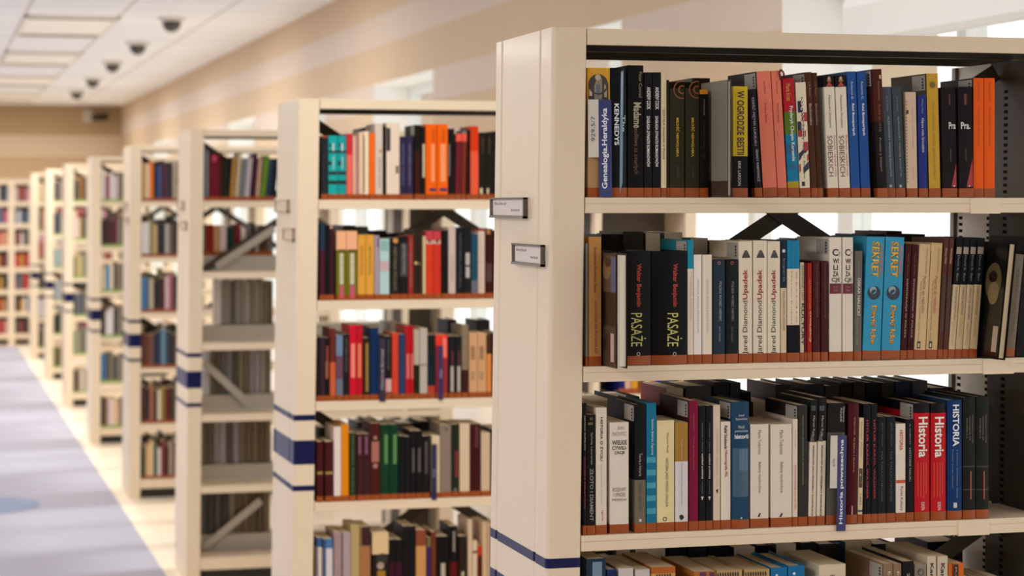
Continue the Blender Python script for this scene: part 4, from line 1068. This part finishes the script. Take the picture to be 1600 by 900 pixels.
row = [
 (500, 508, 350, 0, 'navy book, maroon below', [('22344c', 391), ('4a1a30',)]),
 (508.6, 514, 352, 0, 'black book beside the navy one', '121114'),
 (514.6, 522.5, 352, 0, 'aubergine book', '3a1722', D('c8a890', .4, 355, .3)),
 (526, 541, 361, 0, 'peach-topped olive book with white title panel', [('f2b58a', 391), ('75721a',)], *OLV),
 (541.6, 558.5, 361, 0, 'peach-topped olive book with white title panel', [('f2b58a', 391), ('75721a',)], *OLV),
 (559.5, 571, 367, 0, 'yellow-ochre book with dark title', 'e3a441', TL('5a3a1c', 384, 430, .5, .3)),
 (571.8, 584.5, 367, 0, 'yellow-ochre book with dark title', 'e3a441', TL('5a3a1c', 384, 430, .5, .3)),
 (585.3, 593, 368, 0, 'mauve-grey book', 'a89aa6', R('6a4a7a', .5, .9, 372, 386)),
 (593.6, 608.5, 373, 0, 'pale sky-blue book', 'b4d2d2', R('c8aab0', .05, .95, 408, 424), R('8ab4b0', .1, .9, 376, 392)),
 (610, 625, 372, 0, 'dark book with an orange spot on top', '1f1d18', D('d08a4a', .55, 376, .28), TL('8a8068', 386, 454, .5, .3)),
 (626, 637, 370, 0, 'black and grey lettered book', [('1a181a', 380), ('4a464c', 432), ('1c1a1c',)], TL('a8a4a8', 382, 428)),
 (638, 646.5, 367, 0, 'dull red book', '8f2a2a', TL('c88a7a', 374, 450, .5, .24)),
 (647, 653, 358, 0, 'dark olive book with a pale spot', '2e2712', D('e0b884', .5, 411, .4)),
 (653.6, 660, 360, 0, 'umber book with a pale spot', '30241a', D('b08a5a', .3, 412, .24)),
 (660.8, 665.5, 369, 0, 'thin cream book beside the red pair', 'd8bc92'),
 (666, 677, 361, 0, 'scarlet book with a picture at its head', [('c8404a', 374), ('d93a22',)], *ELF),
 (677.6, 689, 361, 0, 'scarlet book with a picture at its head', [('c8404a', 374), ('cf3422',)], *ELF),
 (690, 700.5, 360, 0, 'plain black book', '14110f'),
 (701, 712, 355, 0, 'whitish-pink book with faint lettering', 'cdb9b0', {'white': True}, TL('8a7478', 398, 440, .5, .24)),
 (713, 723.5, 358, 0, 'black book with grey title', '17161a', TL('6a6a70', 366, 450, .6, .26)),
 (724.3, 736.5, 355, 0, 'black book with bold white letters', '1a1c1e', R('b8b4ae', .3, .8, 395, 414), R('b8b4ae', .3, .8, 417, 434)),
 (737, 747, 366, 0, 'petrol-blue book, grey below', [('1f4c62', 438), ('6a6a74',)]),
 (747.6, 757.5, 358, 0, 'whitish book with a red head', [('a81c24', 361), ('d8c2b2',)], TL('a8706a', 370, 452, .4, .2)),
 (758.3, 770, 357, 0, 'dark maroon book with gold on top', '3a100c', R('a8762a', .2, .7, 358, 366), R('4a2a24', .1, .9, 412, 440)),
 (770.6, 784, 360, 0, 'very dark brown book at the far end', '2a140e'),
]
shelf_books(1, 1, row, LOC2[1], GRP2[1])
row = [
 (495, 500.5, 527, 0, 'dark brown book at the panel', '24140f'),
 (501, 508, 527, 0, 'dark purple book', '3a2233', {'st': True}),
 (508.6, 515.5, 528, 0, 'black book with reddish letters', '1c0f0d', R('8a3a2a', .2, .7, 540, 590), R('b06a4a', .1, .5, 564, 592)),
 (516, 524.5, 513, 0, 'brown-red book turning orange', [('6a2a22', 566), ('d0603c',)]),
 (525.5, 536, 524, 0, 'grey-blue book, mauve below', [('6f86a4', 556), ('6a4a5c', 592), ('6a7488',)]),
 (537, 546, 522, 0, 'black book with grey lettering', '1c1b1c', TL('6a6a66', 528, 582, .5, .4)),
 (546.6, 557, 508, 0, 'tall crimson book with salmon title block', 'd0142c', R('f08a78', .2, .8, 537, 590)),
 (557.6, 566.5, 508, 0, 'tall crimson book with salmon title block', 'c01428', R('ea7a58', .2, .8, 537, 590)),
 (567.3, 578, 528, 0, 'brown-black book with ochre title', '2a1d0e', R('9a7a3a', .4, .8, 536, 612), {'st': True}),
 (579, 591.5, 512, 0, 'plain navy blue book', '0a2f5c'),
 (602.5, 612, 525, 0, 'black book with a pink picture below', [('1a1718', 592), ('d8a8a8', 612), ('8a5048',)], TL('6a6a68', 530, 578, .5, .34)),
 (613, 622.5, 520, 0, 'orange-red book', 'd8442a'),
 (623.3, 633.5, 522, 0, 'slate blue book', '2f3c62', {'st': True}),
 (634.2, 640.5, 509, 0, 'bright red book with salmon block', 'c0121f', R('e06a64', .2, .9, 553, 592)),
 (641, 646.5, 509, 0, 'bright red book with salmon block', 'b8121f', R('d8605c', .2, .9, 553, 592)),
 (647, 655.5, 515, 0, 'pale book with dark olive foot', [('b8ae9a', 570), ('1f2412',)]),
 (656.2, 668, 513, 0, 'light grey book with one dark rule', 'bdb2a8', R('7a726c', 0, 1, 569, 571)),
 (669, 680, 523, 0, 'black-teal book with red foot', [('1a1d1c', 550), ('10242e', 603), ('c0402e',)]),
 (681, 689.5, 523, 0, 'scarlet-headed rose book', [('ec3a2e', 540), ('a02c3c',)]),
 (690, 699.5, 523, 0, 'red book with pale red block', [('f0402e', 560), ('9a303c',)], R('f57a70', .2, .8, 528, 558)),
 (701, 710.5, 525, 0, 'black book with silver foot', '1b1a1e', R('5a1a24', .5, .8, 548, 570), R('b4aaa0', .35, .85, 572, 612)),
 (711.3, 721, 525, 0, 'black book with silver foot', '1b1a1e', R('5a1a24', .5, .8, 548, 570), R('b4aaa0', .35, .85, 572, 612)),
 (722, 732, 508, 0, 'greyish-brown tall book', [('8a7862', 578), ('3a1c1a',)]),
 (733.3, 746, 520, 0, 'tan book with brown lettering', 'd2a276', R('9a7250', .2, .7, 541, 562), R('b08a68', .2, .7, 580, 594)),
 (746.6, 760, 520, 0, 'tan book with brown lettering', 'd2a276', R('9a7250', .2, .7, 541, 562), R('b08a68', .2, .7, 580, 594)),
 (760.8, 768, 522, 0, 'tangerine book', [('4a2a1c', 553), ('e08a42',)]),
 (769, 784, 520, 0, 'dark book beside the tangerine one', '2c1a14'),
]
shelf_books(1, 2, row, LOC2[2], GRP2[2])
shelf_books(1, 2, [(592.3, 602, 528, 0, 'dark purple subject marker with whitish lettering', [('2a1c38',)], {'divider': True, 'side': 0, 'out': .006, 'drop': -.006}, T('Historia Europy', 'c8c0cc', 545, 608, .5, .5, 'u')),
                   (684, 691, 540, 0, 'violet-blue subject marker in front of the red books', [('261a58',)], {'divider': True, 'side': 0, 'out': .010, 'drop': -.004}, T('Historia', 'b8b0c8', 577, 590, .5, .6, 'u'))],
            LOC2[2], 'subject markers of the second bookcase')
GRN = [R('5a8a4a', .45, .85, 679, 725)]
row = [
 (495.5, 505, 690, 0, 'maroon book with a gold ring', '4a141a', R('a08a3c', 0, 1, 737, 741)),
 (508.5, 521, 690, 0, 'maroon book with a gold ring', '4a141a', R('a08a3c', 0, 1, 737, 741)),
 (522, 533, 667, 0, 'white book beside the orange-yellow one', 'e8dad2'),
 (533.6, 545, 663, 0, 'orange-yellow book', 'e68c0e'),
 (546, 556.5, 676, 0, 'dark green book', '2a3216', TL('6a7a5a', 680, 770, .5, .3)),
 (558.5, 568, 678, 0, 'plum book with pale upper title', '421c20', R('80506a', .2, .6, 682, 710)),
 (568.6, 578.5, 678, 0, 'plum book with pale upper title', '421c20', R('80506a', .2, .6, 682, 710)),
 (579.3, 594, 661, 0, 'brown-red book with pinkish lettering', '4a1c16', R('a86a5a', .1, .9, 690, 722), D('a87a6a', .5, 728, .26), D('a87a6a', .5, 684, .2)),
 (595, 608, 663, 0, 'deep green book with light green title', '0e3a22', *GRN),
 (608.8, 622, 663, 0, 'deep green book with light green title', '0e3a22', *GRN),
 (623, 632, 681, 0, 'near-black book', '121417'), (632.8, 641, 682, 0, 'near-black book', '14171c'),
 (641.8, 650, 673, 0, 'black book with grey middle title', '151214', R('5a5250', .3, .7, 700, 738)),
 (650.8, 660, 673, 0, 'black book with grey middle title', '151214', R('5a5250', .3, .7, 700, 738)),
 (660.8, 672, 681, 0, 'black-brown book', '1a1414', R('4a4440', .3, .7, 690, 740)),
 (675, 687.5, 681, 0, 'cream book behind the marker', 'e0c8a8'),
 (688.3, 705, 664, 0, 'greige book', '8a7c6e', D('4a4034', .55, 671, .12)),
 (706, 717.5, 663, 0, 'dark green-black book with a red block', '20261e', R('7a1c22', .45, .9, 705, 746), D('7a7a74', .5, 765, .2)),
 (718.5, 734, 662, 0, 'cream book beside the wine-red one', 'dcc4a6'),
 (735, 751, 662, 0, 'wine-red book', '3f0f14', R('5a2228', .5, .75, 665, 700)),
 (752, 766, 676, 0, 'cream-pink book', 'd4b89c'),
 (767, 784, 670, 0, 'dark book at the end', '241812'),
]
shelf_books(1, 3, row, LOC2[3], GRP2[3])
shelf_books(1, 3, [(674, 682, 694, 0, 'navy subject marker in front of the cream book', [('17184e',)], {'divider': True, 'side': 0, 'out': .006, 'drop': -.006}, T('Kraje', 'a8a8c8', 732, 744, .5, .7, 'u'))],
            LOC2[3], 'subject markers of the second bookcase')
row = [
 (495, 503, 840, 0, 'blue and white book', [('3a5c8c', 855), ('d8c8c4',)], R('27486e', 0, .25, 842, 940)),
 (505, 520, 842, 0, 'blue and white book', [('4a78b0', 857), ('d6d0d8',)], R('27486e', 0, .3, 842, 940)),
 (522, 534, 832, 0, 'mauve book', 'a88c8c'), (536, 548, 832, 0, 'mauve book', 'b09aa0'),
 (548.6, 562, 821, 0, 'khaki-cream book', 'b8a26c'),
 (563, 579, 823, 0, 'brown book with tan lower half', [('40262a', 853), ('a8744c',)], R('b8863a', 0, .1, 823, 940)),
 (582, 607.5, 832, 0, 'broad ivory book with a dark portrait', [('e2c596', 866), ('241a18',)], D('241a18', .6, 874, .36), D('b09a8a', .5, 884, .22), R('a87a1a', .3, .8, 892, 940)),
 (608.5, 618, 843, 0, 'black book, plum low down', [('141112', 878), ('3a1226',)]), (618.6, 629, 843, 0, 'black book, plum low down', [('141112', 878), ('3a1226',)]),
 (630, 639.5, 822, 0, 'tall black book', '131214'), (640.2, 649.5, 822, 0, 'tall black book', '131214'),
 (650.3, 666, 828, 0, 'rust-topped tan book', [('8a4a30', 853), ('cf955e',)]),
 (668, 673.5, 840, 0, 'thin purple book', [('7a6a4a', 855), ('3f2a62',)]), (674.2, 681.5, 831, 0, 'thin red-brown book', '6f3520'),
 (682.5, 701.5, 838, 0, 'broad black book with a low white title', '0f0e0e', R('b8ae9c', .35, .7, 880, 940)),
 (703, 715, 822, 0, 'black book with a red foot', [('141012', 878), ('5a1014',)], R('8a8078', .4, .7, 830, 862)),
 (717.5, 729, 838, 0, 'umber book', '2a2016', R('b0a48a', .3, .7, 893, 940)),
 (731.5, 738, 812, 0, 'tall cream book', 'd8bda0'), (738.6, 746, 845, 0, 'cream book with a dark rule', 'dcc4a8', R('2a2018', 0, 1, 861, 864)),
 (746.6, 753, 852, 0, 'red-headed brown book', [('c8381c', 868), ('5a1a10',)]),
 (754, 766, 817, 0, 'cream-striped book', 'd2b492', R('8a5a4a', .6, .7, 817, 940)),
 (767.5, 784, 822, 0, 'dark book at the end', '241a16'),
]
shelf_books(1, 4, row, LOC2[4], GRP2[4])
# behind them and past the upright
back_row(1, 0, [(566, 574, 200, 'olive-black book', '3c3c2c', True), (576, 590, 198, 'grey-brown book', '6a6052', True)], 'second bookcase, top shelf, back row', 'books in the back rows of the second bookcase')
back_row(1, 1, [(536, 556, 352, 'dark grey book', '3a3a34', True), (560, 576, 354, 'grey book', '5f686a', True), (580, 604, 360, 'maroon-black book', '2a1a1a', True), (608, 632, 364, 'black book', '181616', True)], 'second bookcase, second shelf, back row', 'books in the back rows of the second bookcase')
back_row(1, 2, [(518, 530, 517, 'pinkish-grey book', '8a7470', False), (570, 584, 512, 'grey book', '7a746c', False), (608, 626, 504, 'grey-white flat-topped book', 'a8a49c', False), (628, 644, 510, 'dark book', '2a2422', True), (700, 714, 500, 'dark blue-black book', '24242a', True), (745, 766, 500, 'dark grey book', '34343a', True)], 'second bookcase, third shelf, back row', 'books in the back rows of the second bookcase')
back_row(1, 3, [(497, 522, 668, 'green-grey book', '4a5048', True), (558, 572, 660, 'slate book', '4a4c50', True), (574, 590, 656, 'brown-grey book', '6a5a50', True), (624, 650, 662, 'black book', '141416', True), (654, 676, 658, 'dark violet book', '2a2432', True)], 'second bookcase, fourth shelf, back row', 'books in the back rows of the second bookcase')
back_row(1, 1, [(985, 992, 350, 'white book past the upright', 'c8b8ac', False), (1000, 1009, 350, 'orange book past the upright', 'e0861c', False), (1010, 1020, 351, 'amber book past the upright', 'b8761c', False), (1021, 1028, 350, 'cream book past the upright', 'e8cc9c', False), (1033, 1046, 350, 'red book past the upright', '8a1c20', False), (1060, 1068, 352, 'sand book past the upright', 'b89a6a', False)],
         'second bookcase, second shelf, back row', 'books in the back rows of the second bookcase')
row = [(x0, x1, v, 0, d, c) for x0, x1, v, d, c in (
 (968, 976, 560, 'navy book past the upright', '121c6a'), (977, 986, 560, 'pale pink book past the upright', 'd8b09a'), (987, 997, 556, 'amber book past the upright', 'e09a2c'), (998, 1006, 556, 'brown book past the upright', '7a4a1c'), (1007, 1017, 555, 'cream-green book past the upright', 'c8bc8a'),
 (1018, 1024, 558, 'salmon book past the upright', 'd87a6a'), (1025, 1046, 556, 'broad royal blue book past the upright', '14209a'), (1047, 1060, 560, 'black-brown book past the upright', '2a221a'), (1061, 1066.5, 556, 'peach book past the upright', 'e0aa6a'))]
shelf_books(1, 2, row, LOC2[2], GRP2[2])

# ------------------------------------------------------------------ third bookcase, two upper shelves
row = [
 (319.6, 326, 233, 0, 'steel-grey book by the end panel', '4a525a', R('8a98a4', .5, .8, 236, 306)),
 (327, 343.5, 241, 0, 'broad dark red book', '6a1420', R('a83a50', .3, .7, 243, 252)), (344, 348, 242, 1, 'thin dark brown book', '3a2014'),
 (349, 354, 247, 3, 'dark grey-green book', '22261f'), (354.6, 358, 247, 4, 'black book', '161514'), (358.6, 364.5, 245, 5, 'ochre book', 'a87a3c'),
 (366, 372.5, 240, 6, 'tall cream-olive book', 'b8a888'), (373.5, 380, 248, 6, 'blue-grey book', '6f767c'), (381, 389, 247, 6, 'pale lilac book', 'b0a4a8'),
 (390, 397, 241, 6, 'dark plum book', '3a1a2c'), (398.5, 404.5, 247, 6, 'tan-pink book', 'b89078'), (405.5, 413.5, 243, 8, 'leaf-green book', '5f8028'), (415, 422, 248, 6, 'dark blue book', '22364a'), (423, 430, 248, 6, 'black book at the end', '1a1c1c')]
shelf_books(2, 0, row, 'top shelf of the third bookcase', 'books on the top shelf of the third bookcase')
row = [(a, c, v, 0, d, col) for a, c, v, d, col in (
 (316, 321.5, 350, 'olive-grey book', '6a6a58'), (322, 333, 351, 'dark red book', '8a1f18'), (334, 342.5, 352, 'tan book', 'c8956a'), (343.5, 354, 352, 'pale rose book', 'd8c4c4'), (356, 364, 355, 'dark teal book', '123a3a'),
 (364.6, 371, 350, 'brown book', '5a2a1c'), (371.6, 376, 350, 'raspberry book', '9a1f3c'), (377, 384, 356, 'white book', 'e0d8d4'), (385, 392, 352, 'grey book', '7a7678'), (393, 398, 348, 'charcoal book', '3a3638'), (399, 404, 352, 'light grey book', 'a49c9c'), (405, 416, 352, 'brown book near the corner', '4a3520'), (417, 427, 355, 'dull grey book near the corner', '6a625c'))]
shelf_books(2, 1, row, 'second shelf of the third bookcase', 'books on the second shelf of the third bookcase', yoff=.24)

# ------------------------------------------------------------------ books farther down the aisle, too many and too blurred to part
far = MB()
TR = mat('9a4a28', .5); TG = mat('8aa84a', .5)
def far_row(Y, zb, u0, u1, cols, hh, tape, depth=.16):
    X0, X1 = max(x_at(u0, Y), XP + PW + .003), x_at(u1, Y)
    tot = sum(1.0 if isinstance(c, str) else c[1] for c in cols)
    x = X0
    for c in cols:
        c, wt = (c, 1.0) if isinstance(c, str) else c
        wd = (X1 - X0) * wt / tot
        h = hh * random.uniform(.86, 1.05)
        r = min(.004, wd * .2)
        pts = [(x + .0006, Y + depth), (x + .0006, Y + r), (x + .0006 + r, Y), (x + wd - .0006 - r, Y), (x + wd - .0006, Y + r), (x + wd - .0006, Y + depth)]
        far.prism(pts, zb + .001, zb + h, mat(c, .45, coat=.2))
        far.prism([(px_ + (.0012 if i < 2 else -.0012 if i > 3 else 0), py + (.0015)) for i, (px_, py) in enumerate(pts)], zb + h - .0001, zb + h + .0008, PAGE)
        if tape:
            far.box(x + .0008, x + wd - .0008, Y - .0006, Y + .02, zb + .0012, zb + .02, tape)
        x += wd
GRY = ['8a8680', '9a9692', '6a655c', '7a756c', '5f5848', 'a49e9c', '6f6658', '847c74']
Y = YC[2] + .25
far_row(Y, SZ[2] + .0735, 338, 427, ['d8d4d4', '8a8680', '8d867e', '5a5246', '8a847c', '847c74', '9a948c', '7a7264', '8a8478', '7a705c', '6a604c', '5a5040'], .235, None)
far_row(Y, SZ[3] + .0735, 322, 424, [('c8ccd4', .7), '6a6452', '5f5842', '6a6068', '7a7a7c', '4a4236', '7a705c', '6a5c44', '8a8088', '988e90', '8d8680', '6a6250'], .235, None)
far_row(Y, SZ[4] + .0735, 313, 424, ['6a6050', '5a4c38', '8a8688', '9a969c', '4a4034', '8d8790', '6a5c48', '5f5038', '6a5a40', '54462f', '6a5a44'], .23, None)
far_row(Y, SZ[5] + .0735, 313, 422, ['3a3c3c', '2a2a2a', '4a4440', '2c261f', '7a7060', '5f4e38', '64523a', '5a4630', '4a3a28', '6a573c'], .24, None)
for r_, cs in enumerate([
 ['b89058', 'e0c8a8', 'e8781c', '1c1a1c', '2f4a86', '4a1a2c', '4a2440', '1a2030', 'b8a890'],
 ['ded8d8', 'd8d2d0', '8a8458', 'c8a878', '1a2028', '20242c', 'b8b0a8', '6a5a4a', '2a2a2a'],
 ['2f7fc0', '5a6a74', 'c8b8a0', '1c1a1a', '24201e', '5a1a1c', 'd8c0c4', 'a86070', '30302c'],
 ['5a2a20', '6a3420', '7a5048', '1f2c34', '20344a', '6f90aa', '3a4a58', '24202a', '4a3a30'],
 ['4a1820', '241c20', 'a86a48', '3a2a2a', 'e0d0b8', '8a7a2c', '6a1416', '3a1a18', '5a4a3a'],
 ['30483a', 'd8b078', 'e0c49a', '2f5a4a', 'd8ccc8', '7a1c24', '1c1414', 'a89484', '5a3a2a']]):
    far_row(YC[3] + .006, SZ[r_], 216, 276, cs, [.235, .225, .22, .225, .22, .215][r_], TR)
    far_row(YC[3] + .25, SZ[r_], 222, 300, [random.choice(['2a2420', '4a4038', '8a8070', '1c1a1a', '5a3a2a', 'b0a898']) for _ in range(12)], .24, None)
FAR = [
 [['d8d0d0', '8a1a1e', 'ded4d4', 'd8c8c4'], ['2a1614', '3a181a', '4a141c', '5a1a22'], ['d8c8a8', '2f86a8', 'e0d0bc', '5a4030'], ['2a1c18', 'ded4d4', 'e0d8d8', '24201c'], ['1f7ab0', '5a4a3a', '7a7468', '4a4a44'], ['3a2018', '8a6a50', 'e0d0d4', 'e8d0b0', 'e0b8a0']],
 [['5a5a54', '3a4038', 'a8762a', '5a2a20'], ['e8d0c4', 'dcc8c0', 'a8884a', '3a342c'], ['7a7448', 'c8b078', 'b8a878', '8a8a6a'], ['4a4c50', '6a6a70', '3a4450'], ['8a9070', '9a9c84', '7a6a5a', '5f7060'], ['3a2014', '8a7a68', 'd8ccb8']],
 [['4a4c54', '5a3a3a', '7a7470'], ['2a3034', '3a4a58'], ['8a9a9c', '9ab0b0'], ['7a8088', 'a8b0b4'], ['24281f', '1c2420'], ['5a6430', '6a5430'], ['6a2420', '3a1a18']],
 [['d0b890', 'c0a880'], ['5a4a34', 'b07a70'], ['a85048', '9a5a50'], ['3a3a2c', '2a2a24'], ['c8c4c8', 'b8b4bc'], ['2c2c24', '4a4a3a'], ['34382a', '5a5a48']]]
for k in range(4, 8):
    W_ = [(158, 196), (112, 142), (84, 104), (58, 78)][k - 4]
    for r_ in range(6):
        cs = FAR[k - 4][min(r_, len(FAR[k - 4]) - 1)] + ['8a8070', '4a3a30']
        far_row(YC[k] + .006, SZ[r_], W_[0], W_[1], cs, .22, TG)
rnd = ['8a1c24', 'c8202c', '3a2018', '5a5040', '4a6a80', '2a2420', 'b0a8a0', 'c8982c', '5a4a6a', 'd8c8c0', 'a83a2a', 'd0789a', '1f2a34', '34302a', '7a2a2a']
for ci in range(len(cols) - 1):
    for zi in range(1, 8):
        cs = [random.choice(rnd) for _ in range(5)]
        X0, X1 = cols[ci] + .041, cols[ci + 1] - .041
        far_row(YE + .02, EZ[zi], 0, 0, [], .2, None)
        x = X0
        for c in cs:
            wd = (X1 - X0) / 5
            h = random.uniform(.15, .2)
            far.box(x + .0005, x + wd - .0005, YE + .02, YE + .16, EZ[zi] + .001, EZ[zi] + h, mat(c, .5))
            x += wd
fo = far.build('distant_books')
tag(fo, 'blurred rows of books on the farther bookcases and the end wall shelving', 'books', kind='stuff')
finish_labels()
